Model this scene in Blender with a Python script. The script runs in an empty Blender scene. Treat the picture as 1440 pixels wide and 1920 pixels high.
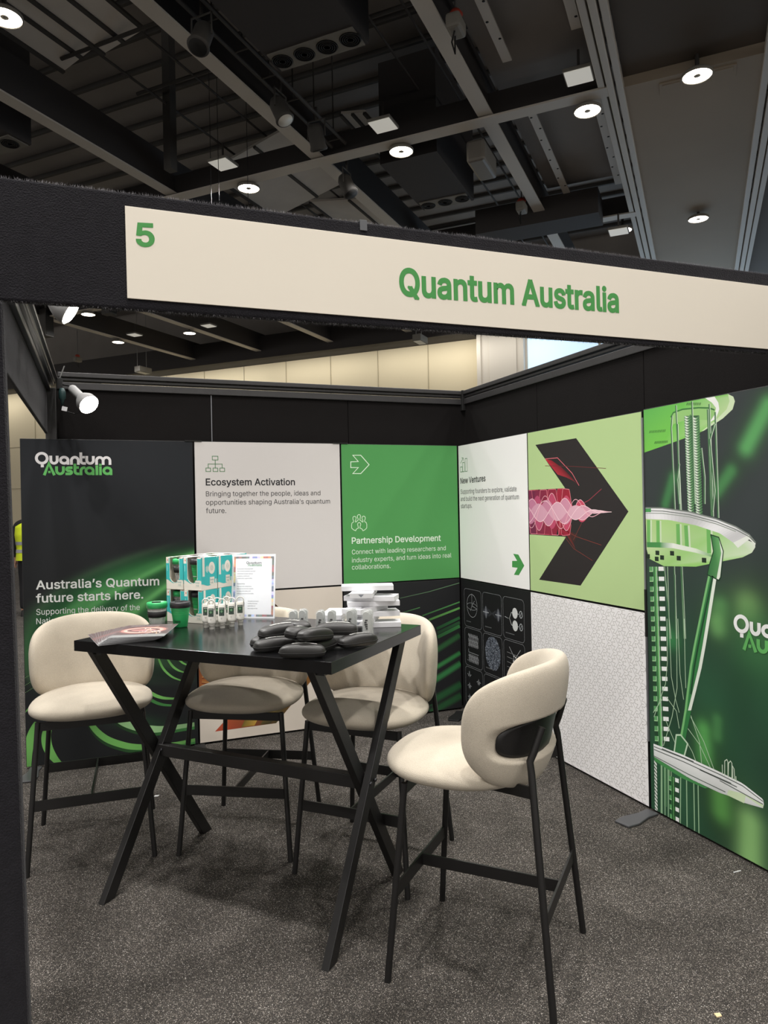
import bpy, bmesh, math, random
import numpy as np
from mathutils import Vector, Matrix, noise as mnoise

# ------------------------------------------------------------------ scene, camera, world, exposure
SC = bpy.context.scene
COL = SC.collection
random.seed(7)
rnd = random.Random(11)
R = math.radians
EYE = Vector((0.0, 0.0, 1.56))            # phone held at eye height
YAW, ROLL, FPX = R(21.7), 0.0198, 1333.0   # camera heading right of the booth's depth axis
fwd = Vector((math.sin(YAW), math.cos(YAW), 0)); rgt = Vector((math.cos(YAW), -math.sin(YAW), 0)); upv = Vector((0, 0, 1))
cx_ = rgt*math.cos(ROLL) - upv*math.sin(ROLL)
cy_ = rgt*math.sin(ROLL) + upv*math.cos(ROLL)
cam = bpy.data.cameras.new('camera'); cam_o = bpy.data.objects.new('camera', cam); COL.objects.link(cam_o)
cam.sensor_fit = 'VERTICAL'; cam.sensor_height = 36.0; cam.lens = FPX/1920*36.0
cam.shift_y = -8/1920; cam.clip_start = .05; cam.clip_end = 200
mw = Matrix((cx_, cy_, -fwd)).transposed().to_4x4(); mw.translation = EYE
cam_o.matrix_world = mw
SC.camera = cam_o
SC.view_settings.view_transform = 'Standard'; SC.view_settings.look = 'None'
SC.view_settings.exposure = EXPOSURE = 0.43
SC.view_settings.gamma = 1.0; SC.view_settings.use_curve_mapping = False
SC.cycles.use_denoising = True
SC.cycles.max_bounces = 8; SC.cycles.transparent_max_bounces = 16; SC.cycles.transmission_bounces = 8
SC.cycles.sample_clamp_indirect = 6.0; SC.cycles.caustics_reflective = False; SC.cycles.caustics_refractive = False
world = bpy.data.worlds.new('hall_air'); SC.world = world; world.use_nodes = True
wb = world.node_tree.nodes['Background']; wb.inputs[0].default_value = (1.0, .95, .88, 1); wb.inputs[1].default_value = WORLD_POWER = .82
HALL_LAMP_W = 98.0     # each round lamp in the hall ceiling
WALL_FILL_W = 27.0            # each unseen light added under the far pelmet to brighten the wall
SPOT_LAMP_W = 4.0      # each lamp clamped to the booth

# hall axes: the hall is turned 45.8 degrees against the booth
HA = R(45.8)
H1 = Vector((math.sin(HA), math.cos(HA), 0)); H2 = Vector((math.cos(HA), -math.sin(HA), 0))
HALL_RZ = math.atan2(H1.y, H1.x)           # local x runs along the hall, local y to its left
def hp(a, b, z): return H1*a + H2*b + Vector((0, 0, z))
HM = Matrix.Rotation(HALL_RZ, 4, 'Z')      # hall (a, -b, z) -> world

# ------------------------------------------------------------------ materials
def lin(c):
    def f(x):
        x /= 255.0
        return x/12.92 if x <= .04045 else ((x+.055)/1.055)**2.4
    return (f(c[0]), f(c[1]), f(c[2]))
def new_mat(name):
    m = bpy.data.materials.new(name); m.use_nodes = True
    return m, m.node_tree.nodes, m.node_tree.links, m.node_tree.nodes['Principled BSDF']
def mat(name, rgb, rough=.5, metal=0., bump=None, vary=None, emit=None, spec=.5, alpha=None, trans=None, sheen=0, coat=0):
    """bump=(scale, distance) noise relief; vary=(scale, amount) slight tone variation"""
    m, N, L, b = new_mat(name)
    c = lin(rgb) + (1,)
    b.inputs['Base Color'].default_value = c; b.inputs['Roughness'].default_value = rough; b.inputs['Metallic'].default_value = metal
    b.inputs['Specular IOR Level'].default_value = spec
    if sheen: b.inputs['Sheen Weight'].default_value = sheen
    if coat: b.inputs['Coat Weight'].default_value = coat; b.inputs['Coat Roughness'].default_value = .15
    tc = N.new('ShaderNodeTexCoord')
    if vary:
        n = N.new('ShaderNodeTexNoise'); n.inputs['Scale'].default_value = vary[0]; n.inputs['Detail'].default_value = 3
        L.new(tc.outputs['Object'], n.inputs['Vector'])
        mx = N.new('ShaderNodeMix'); mx.data_type = 'RGBA'
        k0, k1 = 1-vary[1], 1+vary[1]
        mx.inputs[6].default_value = (c[0]*k0, c[1]*k0, c[2]*k0, 1); mx.inputs[7].default_value = (min(1, c[0]*k1), min(1, c[1]*k1), min(1, c[2]*k1), 1)
        L.new(n.outputs['Fac'], mx.inputs[0]); L.new(mx.outputs[2], b.inputs['Base Color'])
    if bump:
        n = N.new('ShaderNodeTexNoise'); n.inputs['Scale'].default_value = bump[0]; n.inputs['Detail'].default_value = 4
        L.new(tc.outputs['Object'], n.inputs['Vector'])
        bp = N.new('ShaderNodeBump'); bp.inputs['Distance'].default_value = bump[1]; bp.inputs['Strength'].default_value = 1
        L.new(n.outputs['Fac'], bp.inputs['Height']); L.new(bp.outputs['Normal'], b.inputs['Normal'])
    if emit:
        b.inputs['Emission Color'].default_value = lin(emit[0]) + (1,); b.inputs['Emission Strength'].default_value = emit[1]
    if trans:
        b.inputs['Transmission Weight'].default_value = trans; b.inputs['IOR'].default_value = 1.45
    if alpha is not None: b.inputs['Alpha'].default_value = alpha
    return m
M = {}
def carpet_material():
    m, N, L, b = new_mat('speckled_carpet')
    tc = N.new('ShaderNodeTexCoord')
    v = N.new('ShaderNodeTexVoronoi'); v.inputs['Scale'].default_value = 450; v.feature = 'F1'
    L.new(tc.outputs['Object'], v.inputs['Vector'])
    sx = N.new('ShaderNodeSeparateColor'); L.new(v.outputs['Color'], sx.inputs[0])
    r = N.new('ShaderNodeValToRGB'); r.color_ramp.interpolation = 'CONSTANT'
    e = r.color_ramp.elements; e[0].position = 0; e[0].color = lin((53, 51, 49)) + (1,)
    e[1].position = .32; e[1].color = lin((67, 64, 61)) + (1,)
    for p, c in ((.60, (86, 82, 78)), (.83, (117, 110, 103)), (.935, (160, 153, 146)), (.984, (205, 200, 194))):
        k = e.new(p); k.color = lin(c) + (1,)
    L.new(sx.outputs[0], r.inputs[0])
    n = N.new('ShaderNodeTexNoise'); n.inputs['Scale'].default_value = 5; n.inputs['Detail'].default_value = 6
    L.new(tc.outputs['Object'], n.inputs['Vector'])
    mr = N.new('ShaderNodeMapRange'); mr.inputs[1].default_value = .3; mr.inputs[2].default_value = .7; mr.inputs[3].default_value = .8; mr.inputs[4].default_value = 1.15
    L.new(n.outputs['Fac'], mr.inputs[0])
    mx = N.new('ShaderNodeMix'); mx.data_type = 'RGBA'; mx.blend_type = 'MULTIPLY'; mx.inputs[0].default_value = 1
    L.new(r.outputs[0], mx.inputs[6]); L.new(mr.outputs[0], mx.inputs[7]); L.new(mx.outputs[2], b.inputs['Base Color'])
    bp = N.new('ShaderNodeBump'); bp.inputs['Distance'].default_value = .003
    L.new(sx.outputs[1], bp.inputs['Height']); L.new(bp.outputs['Normal'], b.inputs['Normal'])
    b.inputs['Roughness'].default_value = 1; b.inputs['Specular IOR Level'].default_value = .1
    return m
def boucle_material():
    m, N, L, b = new_mat('cream_boucle')
    tc = N.new('ShaderNodeTexCoord')
    v = N.new('ShaderNodeTexVoronoi'); v.inputs['Scale'].default_value = 620; L.new(tc.outputs['Object'], v.inputs['Vector'])
    n = N.new('ShaderNodeTexNoise'); n.inputs['Scale'].default_value = 9; n.inputs['Detail'].default_value = 3; L.new(tc.outputs['Object'], n.inputs['Vector'])
    r = N.new('ShaderNodeValToRGB'); e = r.color_ramp.elements
    e[0].position = .1; e[0].color = lin((204, 195, 179)) + (1,); e[1].position = .75; e[1].color = lin((182, 172, 156)) + (1,)
    L.new(v.outputs['Distance'], r.inputs[0])
    mr = N.new('ShaderNodeMapRange'); mr.inputs[1].default_value = .3; mr.inputs[2].default_value = .7; mr.inputs[3].default_value = .94; mr.inputs[4].default_value = 1.04
    L.new(n.outputs['Fac'], mr.inputs[0])
    mx = N.new('ShaderNodeMix'); mx.data_type = 'RGBA'; mx.blend_type = 'MULTIPLY'; mx.inputs[0].default_value = 1
    L.new(r.outputs[0], mx.inputs[6]); L.new(mr.outputs[0], mx.inputs[7]); L.new(mx.outputs[2], b.inputs['Base Color'])
    bp = N.new('ShaderNodeBump'); bp.inputs['Distance'].default_value = .0007; bp.invert = True
    L.new(v.outputs['Distance'], bp.inputs['Height']); L.new(bp.outputs['Normal'], b.inputs['Normal'])
    b.inputs['Roughness'].default_value = .95; b.inputs['Specular IOR Level'].default_value = .15; b.inputs['Sheen Weight'].default_value = .15
    return m
def print_material(name, rough, spec=.3):
    """ink on a print: colours come with the mesh as flat printed areas"""
    m, N, L, b = new_mat(name)
    a = N.new('ShaderNodeAttribute'); a.attribute_name = 'ink'
    L.new(a.outputs['Color'], b.inputs['Base Color'])
    b.inputs['Roughness'].default_value = rough; b.inputs['Specular IOR Level'].default_value = spec
    return m
M['carpet'] = carpet_material()
M['boucle'] = boucle_material()
M['print'] = print_material('printed_fabric', .62)
M['print_gloss'] = print_material('printed_card', .32, .5)
M['black_metal'] = mat('black_powder_coat', (23, 22, 22), .42, 0, (300, .0004))
M['black_wood'] = mat('black_laminate', (17, 17, 18), .2, 0, None, None, spec=.5)
M['velcro'] = mat('black_loop_fabric', (25, 23, 23), .95, 0, (420, .0015), (6, .12), spec=.15)
M['fascia_fabric'] = mat('charcoal_carpet_wrap', (35, 34, 38), 1, 0, (260, .004), (30, .25), spec=.1, sheen=.1)
M['fuzz'] = mat('charcoal_fibre', (120, 118, 122), 1)
M['rail'] = mat('grey_plastic_rail', (50, 49, 50), .5, 0, (60, .0008), (14, .2))
M['alu'] = mat('dark_aluminium', (84, 84, 88), .3, .85)
M['silver'] = mat('silver_edge', (150, 152, 158), .35, .7)
M['board'] = mat('cream_foamboard', (233, 225, 210), .6, 0, None, (3, .02))
M['green'] = mat('green_vinyl', (80, 160, 84), .5)
M['frame'] = mat('black_panel_edge', (24, 24, 25), .5)
M['foot'] = mat('grey_steel_foot', (92, 93, 96), .45, .4)
M['white_plastic'] = mat('white_plastic', (226, 224, 216), .4)
M['white_card'] = mat('white_card', (228, 228, 231), .55)
M['clear'] = mat('clear_acrylic', (235, 240, 240), .04, alpha=.12)
M['dark_ceiling'] = mat('black_ceiling_paint', (146, 141, 137), .9, 0, None, (.8, .2))
M['dark_steel'] = mat('black_painted_steel', (70, 68, 66), .7, 0, None, (2, .2))
M['flange'] = mat('grey_flange', (205, 199, 190), .6, .1)
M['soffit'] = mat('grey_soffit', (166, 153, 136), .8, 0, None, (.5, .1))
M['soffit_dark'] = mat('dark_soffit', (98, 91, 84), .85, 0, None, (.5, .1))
M['ceiling_panel'] = mat('grey_acoustic_board', (226, 220, 211), .8, 0, None, (1.2, .2))
M['duct'] = mat('matt_black_duct', (60, 57, 57), .8)
M['plate'] = mat('grey_vent_plate', (128, 125, 118), .6)
M['cream_wall'] = mat('cream_wall_panel', (226, 214, 184), .7, 0, None, (.3, .04))
M['white_wall'] = mat('white_pilaster', (226, 220, 210), .7)
M['rubber'] = mat('black_rubber', (14, 14, 14), .7)
M['zip_case'] = mat('black_zip_case', (27, 26, 25), .40, 0, (700, .0004))
M['lamp_glow'] = mat('lamp_diffuser', (255, 255, 255), .5, emit=((255, 240, 218), 18.0))
M['spot_glow'] = mat('spot_lens', (255, 255, 255), .5, emit=((255, 247, 232), 26.0))
M['window_glow'] = mat('daylit_window', (200, 225, 245), .5, emit=((196, 224, 250), .72))
M['lamp_white'] = mat('grey_lamp_body', (150, 150, 150), .5)
M['flood_lens'] = mat('flood_lens_added_glow', (200, 198, 190), .5, emit=((230, 226, 215), .30))  # unlit lens given a faint glow so it shows pale
M['sheet_metal'] = mat('dull_sheet_metal', (120, 116, 110), .5, .3)
M['steel'] = mat('galvanised_steel', (150, 150, 150), .4, .8)
M['hoist_red'] = mat('red_hoist_plastic', (170, 60, 42), .6)
M['skin'] = mat('skin', (196, 150, 125), .6)
M['black_cloth'] = mat('black_cloth', (24, 24, 28), .9)
M['hivis'] = mat('hi_vis_yellow', (214, 232, 40), .7)
M['reflect'] = mat('grey_reflective_tape', (160, 162, 166), .4)
M['hair'] = mat('dark_hair', (40, 30, 24), .8)
M['teal'] = mat('teal_card', (46, 178, 174), .5)
M['cream_card'] = mat('cream_card', (236, 230, 218), .55)
M['cup_green'] = mat('green_cup', (48, 172, 98), .4)
M['lid_black'] = mat('charcoal_lid', (44, 43, 46), .45)
M['box_inside'] = mat('box_inside', (60, 56, 52), .9)
M['cup_glass'] = mat('smoky_glass', (226, 227, 224), .06, alpha=.32)
M['socket'] = mat('dark_teal_plug', (38, 66, 66), .5)
M['debris'] = mat('paper_scrap', (230, 205, 160), .8)

# ------------------------------------------------------------------ mesh helpers
class MB:
    def __init__(s, X=None): s.v = []; s.f = []; s.mi = []; s.sm = []; s.X = X or Matrix()
    def add(s, vs, fs, mi=0, sm=False, X=None):
        T = s.X @ X if X is not None else s.X
        o = len(s.v); s.v += [T @ Vector(p) for p in vs]
        for f in fs: s.f.append([o+i for i in f]); s.mi.append(mi); s.sm.append(sm)
        return s
    def box(s, c, d, mi=0, X=None):
        x, y, z = d[0]/2, d[1]/2, d[2]/2
        vs = [(c[0]+i*x, c[1]+j*y, c[2]+k*z) for i in (-1, 1) for j in (-1, 1) for k in (-1, 1)]
        return s.add(vs, [(0, 1, 3, 2), (4, 6, 7, 5), (0, 4, 5, 1), (2, 3, 7, 6), (0, 2, 6, 4), (1, 5, 7, 3)], mi, False, X)
    def span(s, lo, hi, mi=0, X=None):
        return s.box([(a+b)/2 for a, b in zip(lo, hi)], [b-a for a, b in zip(lo, hi)], mi, X)
    def tube(s, pts, r, n=12, mi=0, closed=False, X=None, sm=True):
        P = [Vector(p) for p in pts]; k = len(P); rr = r if isinstance(r, (list, tuple)) else [r]*k
        vs = []; ref = None
        for i, p in enumerate(P):
            a = P[(i-1) % k] if (i or closed) else P[0]; b = P[(i+1) % k] if (i < k-1 or closed) else P[-1]
            t = (b-a).normalized()
            if ref is None: ref = t.orthogonal().normalized()
            ref = (ref - t*ref.dot(t)).normalized(); w = t.cross(ref)
            for j in range(n):
                q = 2*math.pi*j/n; vs.append(p + (ref*math.cos(q) + w*math.sin(q))*rr[i])
        fs = []
        for i in range(k if closed else k-1):
            for j in range(n):
                a = i*n+j; b = i*n+(j+1) % n; c = ((i+1) % k)*n+(j+1) % n; d = ((i+1) % k)*n+j
                fs.append((a, b, c, d))
        s.add(vs, fs, mi, sm, X)
        if not closed:
            s.add(vs[:n], [tuple(range(n))[::-1]], mi, False, X); s.add(vs[-n:], [tuple(range(n))], mi, False, X)
        return s
    def lathe(s, prof, n=32, mi=0, X=None, sm=True):
        """profile (radius, z); zero radius closes the end"""
        vs = []; fs = []
        for r_, z in prof:
            for j in range(n):
                q = 2*math.pi*j/n; vs.append((r_*math.cos(q), r_*math.sin(q), z))
        for i in range(len(prof)-1):
            for j in range(n):
                fs.append((i*n+j, i*n+(j+1) % n, (i+1)*n+(j+1) % n, (i+1)*n+j))
        return s.add(vs, fs, mi, sm, X)
    def prism(s, poly, z0, z1, mi=0, X=None):
        n = len(poly)
        vs = [(p[0], p[1], z0) for p in poly] + [(p[0], p[1], z1) for p in poly]
        fs = [tuple(range(n))[::-1], tuple(range(n, 2*n))] + [(i, (i+1) % n, n+(i+1) % n, n+i) for i in range(n)]
        return s.add(vs, fs, mi, False, X)
    def bar(s, p, q, w, h, mi=0, up=(0, 0, 1)):
        """flat bar from p to q: w across, h along 'up'"""
        p, q = Vector(p), Vector(q); t = (q-p); L = t.length; t.normalize()
        u = Vector(up); u = (u - t*u.dot(t)).normalized(); v = u.cross(t)
        X = Matrix((t, v, u)).transposed().to_4x4(); X.translation = (p+q)/2
        return s.box((0, 0, 0), (L, w, h), mi, X)
    def grid(s, fn, nu, nv, mi=0, wrap=False, sm=True, X=None):
        vs = [fn(i/(nu if wrap else nu-1), j/(nv-1)) for i in range(nu) for j in range(nv)]
        fs = [(i*nv+j, ((i+1) % nu)*nv+j, ((i+1) % nu)*nv+j+1, i*nv+j+1) for i in range(nu if wrap else nu-1) for j in range(nv-1)]
        return s.add(vs, fs, mi, sm, X)
    def build(s, name, mats, parent=None, bevel=0, merge=0):
        me = bpy.data.meshes.new(name); me.from_pydata([tuple(p) for p in s.v], [], s.f)
        for m in (mats if isinstance(mats, (list, tuple)) else [mats]): me.materials.append(M[m] if isinstance(m, str) else m)
        me.polygons.foreach_set('material_index', s.mi); me.polygons.foreach_set('use_smooth', s.sm)
        bm = bmesh.new(); bm.from_mesh(me)
        if merge: bmesh.ops.remove_doubles(bm, verts=bm.verts, dist=merge)
        bmesh.ops.recalc_face_normals(bm, faces=bm.faces); bm.to_mesh(me); bm.free()
        me.update()
        o = bpy.data.objects.new(name, me); COL.objects.link(o)
        if parent: o.parent = parent
        if bevel:
            md = o.modifiers.new('edge', 'BEVEL'); md.width = bevel; md.segments = 2; md.limit_method = 'ANGLE'; md.angle_limit = R(40)
        return o
def thing(name, label, cat, loc=(0, 0, 0), rz=0, group=None):
    o = bpy.data.objects.new(name, None); COL.objects.link(o); o.empty_display_size = .1
    o.location = loc; o.rotation_euler = (0, 0, rz)
    return tag(o, label, cat, group)
def tag(o, label, cat, group=None, kind=None):
    o['label'] = label; o['category'] = cat
    if group: o['group'] = group
    if kind: o['kind'] = kind
    return o
def struct(o): o['kind'] = 'structure'; return o
def copy_thing(o, parent=None):
    c = o.copy(); COL.objects.link(c)
    if parent: c.parent = parent
    for ch in [x for x in o.children]: copy_thing(ch, c)
    return c
def relabel(o, label, group=None):
    o['label'] = label
    if group: o['group'] = group
    return o

# ------------------------------------------------------------------ flat printed artwork (ink colours per area, laid in thin layers on a real surface)
_txt = {}
def text_shape(st, bold):
    """letters as flat shapes: [(points, faces, depth)], left and right end"""
    k = (st, bold)
    if k in _txt: return _txt[k]
    off = {0: .0012, 1: .014, 2: .025}[bold]; parts = {}; x = 0; heavy = [([], []) for _ in range(24)]; seg = 0
    for ch in st:
        if ch == ' ': x += 190; continue
        adv, data = GLYPHS[ch]; n_out = 0; cons = []
        for con in data.split(';'):
            P = [((int(p.split(',')[0])+x)/1000, int(p.split(',')[1])/1000) for p in con.split()]
            ar = sum(P[q-1][0]*P[q][1]-P[q][0]*P[q-1][1] for q in range(len(P)))
            cons.append((P, ar))
        big = max(range(len(cons)), key=lambda q: abs(cons[q][1])); slot = 1
        for q, (P, ar) in enumerate(cons):
            if ar > 0 or q == big: parts.setdefault(0, []).append(P)    # largest outline with its holes
            else: parts.setdefault(slot, []).append(P); slot += 1       # further strokes that cross it
        x += adv
        for P, ar in cons:
            n = len(P)
            for i in range(n):
                z, a, b, c = P[i-1], P[i], P[(i+1) % n], P[(i+2) % n]
                l = math.hypot(b[0]-a[0], b[1]-a[1]) or 1e-9; t = ((b[0]-a[0])/l, (b[1]-a[1])/l)
                def ext(p, q):
                    m = math.hypot(q[0]-p[0], q[1]-p[1]) or 1e-9
                    return off*.92 if t[0]*(q[0]-p[0])/m+t[1]*(q[1]-p[1])/m < .8 else off*.25
                e0, e1 = ext(z, a), ext(b, c)
                a = (a[0]-t[0]*e0, a[1]-t[1]*e0); b = (b[0]+t[0]*e1, b[1]+t[1]*e1); nx, ny = -t[1]*off, t[0]*off
                W_, G_ = heavy[seg % 24]; seg += 1; o_ = len(W_)
                W_ += [(a[0]+nx, a[1]+ny), (a[0]-nx, a[1]-ny), (b[0]-nx, b[1]-ny), (b[0]+nx, b[1]+ny)]; G_.append((o_, o_+1, o_+2, o_+3))
    out = []
    for sl, L in parts.items():
        cu = bpy.data.curves.new('t', 'CURVE'); cu.dimensions = '2D'; cu.fill_mode = 'FRONT'
        for P in L:
            sp = cu.splines.new('POLY'); sp.points.add(len(P)-1); sp.use_cyclic_u = True
            for q, p in zip(sp.points, P): q.co = (p[0], p[1], 0, 1)
        ob = bpy.data.objects.new('t', cu); COL.objects.link(ob); bpy.context.view_layer.update()
        me = ob.evaluated_get(bpy.context.evaluated_depsgraph_get()).to_mesh()
        out.append(([(v.co.x, v.co.y) for v in me.vertices], [tuple(p.vertices) for p in me.polygons], -.12*sl))
        bpy.data.objects.remove(ob); bpy.data.curves.remove(cu)
    xs = [v[0] for o in out for v in o[0]]
    out += [(W_, G_, -.5-.05*i_) for i_, (W_, G_) in enumerate(heavy)] if bold else []
    _txt[k] = (out, min(xs), max(xs))
    return _txt[k]
CAP = .509
class Art:
    STEP = .0001
    def __init__(s, frame=None, clip=None, step=None):
        s.v = []; s.f = []; s.c = []; s.clip = clip; s.step = step or Art.STEP
        s.frame = frame or (lambda u, v, d: (u, -d, v))
    def put(s, pts, faces, cols, layer):
        o = len(s.v)
        for p in pts:
            u, v = p
            if s.clip: u = min(max(u, s.clip[0]), s.clip[1]); v = min(max(v, s.clip[2]), s.clip[3])
            s.v.append(s.frame(u, v, layer*s.step))
        s.f += [tuple(o+i for i in f) for f in faces]
        s.c += cols if isinstance(cols, list) else [lin(cols)]*len(pts)
    def poly(s, pts, col, layer=1): s.put(pts, [tuple(range(len(pts)))], [lin(c) for c in col] if isinstance(col, list) else col, layer)
    def rect(s, u0, v0, u1, v1, col, layer=1): s.poly([(u0, v0), (u1, v0), (u1, v1), (u0, v1)], col, layer)
    def ellipse(s, u, v, ru, rv, col, layer=1, n=32): s.poly([(u+ru*math.cos(2*math.pi*i/n), v+rv*math.sin(2*math.pi*i/n)) for i in range(n)], col, layer)
    def ribbon(s, pts, w, col, layer=1, closed=False):
        n = len(pts); vs = []
        W = w if isinstance(w, (list, tuple)) else [w]*n
        for i, p in enumerate(pts):
            a = pts[(i-1) % n] if (i or closed) else pts[0]; b = pts[(i+1) % n] if (i < n-1 or closed) else pts[-1]
            d0 = (p[0]-a[0], p[1]-a[1]); d1 = (b[0]-p[0], b[1]-p[1])
            l0 = math.hypot(*d0) or 1e-9; l1 = math.hypot(*d1) or 1e-9
            if l0 < 1e-8: d0, l0 = d1, l1
            if l1 < 1e-8: d1, l1 = d0, l0
            n0 = (-d0[1]/l0, d0[0]/l0); n1 = (-d1[1]/l1, d1[0]/l1)
            m = (n0[0]+n1[0], n0[1]+n1[1]); ml = math.hypot(*m)
            if ml < .3: m = n0; k = 1
            else: m = (m[0]/ml, m[1]/ml); k = min(1/max(m[0]*n0[0]+m[1]*n0[1], .4), 2)
            h = W[i]/2*k
            vs += [(p[0]+m[0]*h, p[1]+m[1]*h), (p[0]-m[0]*h, p[1]-m[1]*h)]
        fs = [(2*i, 2*i+1, 2*((i+1) % n)+1, 2*((i+1) % n)) for i in range(n if closed else n-1)]
        cols = col
        if isinstance(col, list): cols = [lin(c) for c in col for _ in (0, 1)]
        s.put(vs, fs, cols, layer)
    def ring(s, u, v, ru, rv, w, col, layer=1, n=36, a0=0, a1=360):
        P = [(u+ru*math.cos(R(a0+(a1-a0)*i/n)), v+rv*math.sin(R(a0+(a1-a0)*i/n))) for i in range(n + (0 if a1-a0 == 360 else 1))]
        s.ribbon(P, w, col, layer, a1-a0 == 360)
    def grid(s, u0, v0, u1, v1, nu, nv, fn, layer=0):
        U = np.linspace(u0, u1, nu); V = np.linspace(v0, v1, nv); uu, vv = np.meshgrid(U, V, indexing='ij')
        c = fn(uu, vv)                                    # sRGB 0..255, shape nu nv 3
        c = np.clip(c, 0, 255)/255; c = np.where(c <= .04045, c/12.92, ((c+.055)/1.055)**2.4)
        pts = list(zip(uu.ravel().tolist(), vv.ravel().tolist()))
        fs = [(i*nv+j, (i+1)*nv+j, (i+1)*nv+j+1, i*nv+j+1) for i in range(nu-1) for j in range(nv-1)]
        s.put(pts, fs, [tuple(x) for x in c.reshape(-1, 3).tolist()], layer)
    def text(s, st, A, B, cap, col, bold=0, layer=6):
        shapes, x0, x1 = text_shape(st, bold)
        L = math.hypot(B[0]-A[0], B[1]-A[1]); k = L/(x1-x0); h = cap/CAP
        d = ((B[0]-A[0])/L, (B[1]-A[1])/L)
        for W_, G_, l_ in shapes:
            if W_: s.put([(A[0]+d[0]*(x-x0)*k, A[1]+d[1]*(x-x0)*k+y*h) for x, y in W_], G_, col, layer+l_)
    def line(s, st, u, v, cap, col, bold=0, layer=6, cond=1.0):
        """text at natural width"""
        shapes, x0, x1 = text_shape(st, bold); h = cap/CAP
        s.text(st, (u, v), (u+(x1-x0)*h*cond, v), cap, col, bold, layer)
    def logo(s, u, v, k, kv, white, green, layer=6):
        """two-line round monoline word mark; u, v = left edge and base of the first line"""
        def T(L): return [(u+(x-50)*k, v+(280-y)*kv) for x, y in L]
        w = 46*(k+kv)/2
        def arc(cx, cy, rx, ry, a0, a1, n=14): return [(cx+rx*math.cos(R(a0+(a1-a0)*i/n)), cy-ry*math.sin(R(a0+(a1-a0)*i/n))) for i in range(n+1)]
        def st(L, c, closed=False): s.ribbon(T(L), w, c, layer, closed)
        def a_(x0, x1, top, bot, c):
            st(arc((x0+x1)/2, (top+bot)/2, (x1-x0)/2-23, (bot-top)/2-23, 0, 360, 28)[:-1], c, True)
            s.rect(*T([(x1-46, bot)])[0], *T([(x1, (top+bot)/2)])[0], c, layer+.5)
        def u_(x0, x1, top, bot, c):
            m = (x0+x1)/2; r = (x1-x0)/2-23
            st([(x0+23, top), (x0+23, bot-23-r)] + arc(m, bot-23-r, r, r, 180, 360) + [(x1-23, top)], c)
        def n_(x0, x1, top, bot, c, l=0):
            m = (x0+x1)/2; r = (x1-x0)/2-23
            s.ribbon(T([(x0+23, bot), (x0+23, top+23+r)] + arc(m, top+23+r, r, r, 180, 0) + [(x1-23, bot)]), w, c, layer+l)
        W_, G_ = white, green
        st(arc(163, 172, 89, 84, 0, 360, 36)[:-1], W_, True)
        s.poly(T([(143, 325), (193, 325), (193, 280), (143, 280)]), W_, layer)
        u_(287, 440, 128, 280, W_); a_(447, 620, 128, 280, W_); n_(632, 795, 128, 280, W_)
        st([(816, 68), (816, 215)] + arc(861, 215, 45, 42, 180, 270) + [(900, 257)], W_)
        s.poly(T([(838, 170), (885, 170), (885, 128), (838, 128)]), W_, layer)
        u_(893, 1052, 128, 280, W_)
        n_(1060, 1220, 128, 280, W_); n_(1175, 1340, 128, 280, W_, .5)
        g = layer+1
        s.ribbon(T([(197, 460), (277, 262), (366, 460)]), w, G_, g); s.poly(T([(262, 424), (303, 424), (303, 386), (262, 386)]), G_, g)
        L0 = layer; layer += 1
        def st(L, c, closed=False): s.ribbon(T(L), w, c, layer, closed)
        u_(380, 540, 308, 460, G_)
        st([(672, 331), (605, 331)] + arc(602, 358, 30, 27, 90, 270, 8) + [(620, 385)] + arc(622, 411, 32, 26, 90, -90, 8) + [(550, 437)], G_)
        st([(712, 262), (712, 395)] + arc(757, 395, 45, 42, 180, 270) + [(785, 437)], G_)
        s.poly(T([(734, 350), (778, 350), (778, 308), (734, 308)]), G_, layer)
        st([(813, 460), (813, 385)] + arc(868, 385, 55, 54, 180, 95, 8) + [(890, 331)], G_)
        a_(875, 1045, 308, 460, G_)
        s.poly(T([(1062, 460), (1110, 460), (1110, 290), (1062, 290)]), G_, layer)
        s.poly(T([(1125, 460), (1170, 460), (1170, 308), (1125, 308)]), G_, layer); s.poly(T([(1125, 297), (1170, 297), (1170, 262), (1125, 262)]), G_, layer)
        a_(1183, 1355, 308, 460, G_)
    def build(s, name, parent=None, material='print', label=None):
        me = bpy.data.meshes.new(name); me.from_pydata([tuple(p) for p in s.v], [], s.f)
        me.materials.append(M[material])
        at = me.color_attributes.new('ink', 'FLOAT_COLOR', 'POINT')
        at.data.foreach_set('color', np.array([(c[0], c[1], c[2], 1) for c in s.c], dtype=np.float32).ravel())
        me.update()
        o = bpy.data.objects.new(name, me); COL.objects.link(o)
        if parent: o.parent = parent
        if label: o['label'] = label
        return o
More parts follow.
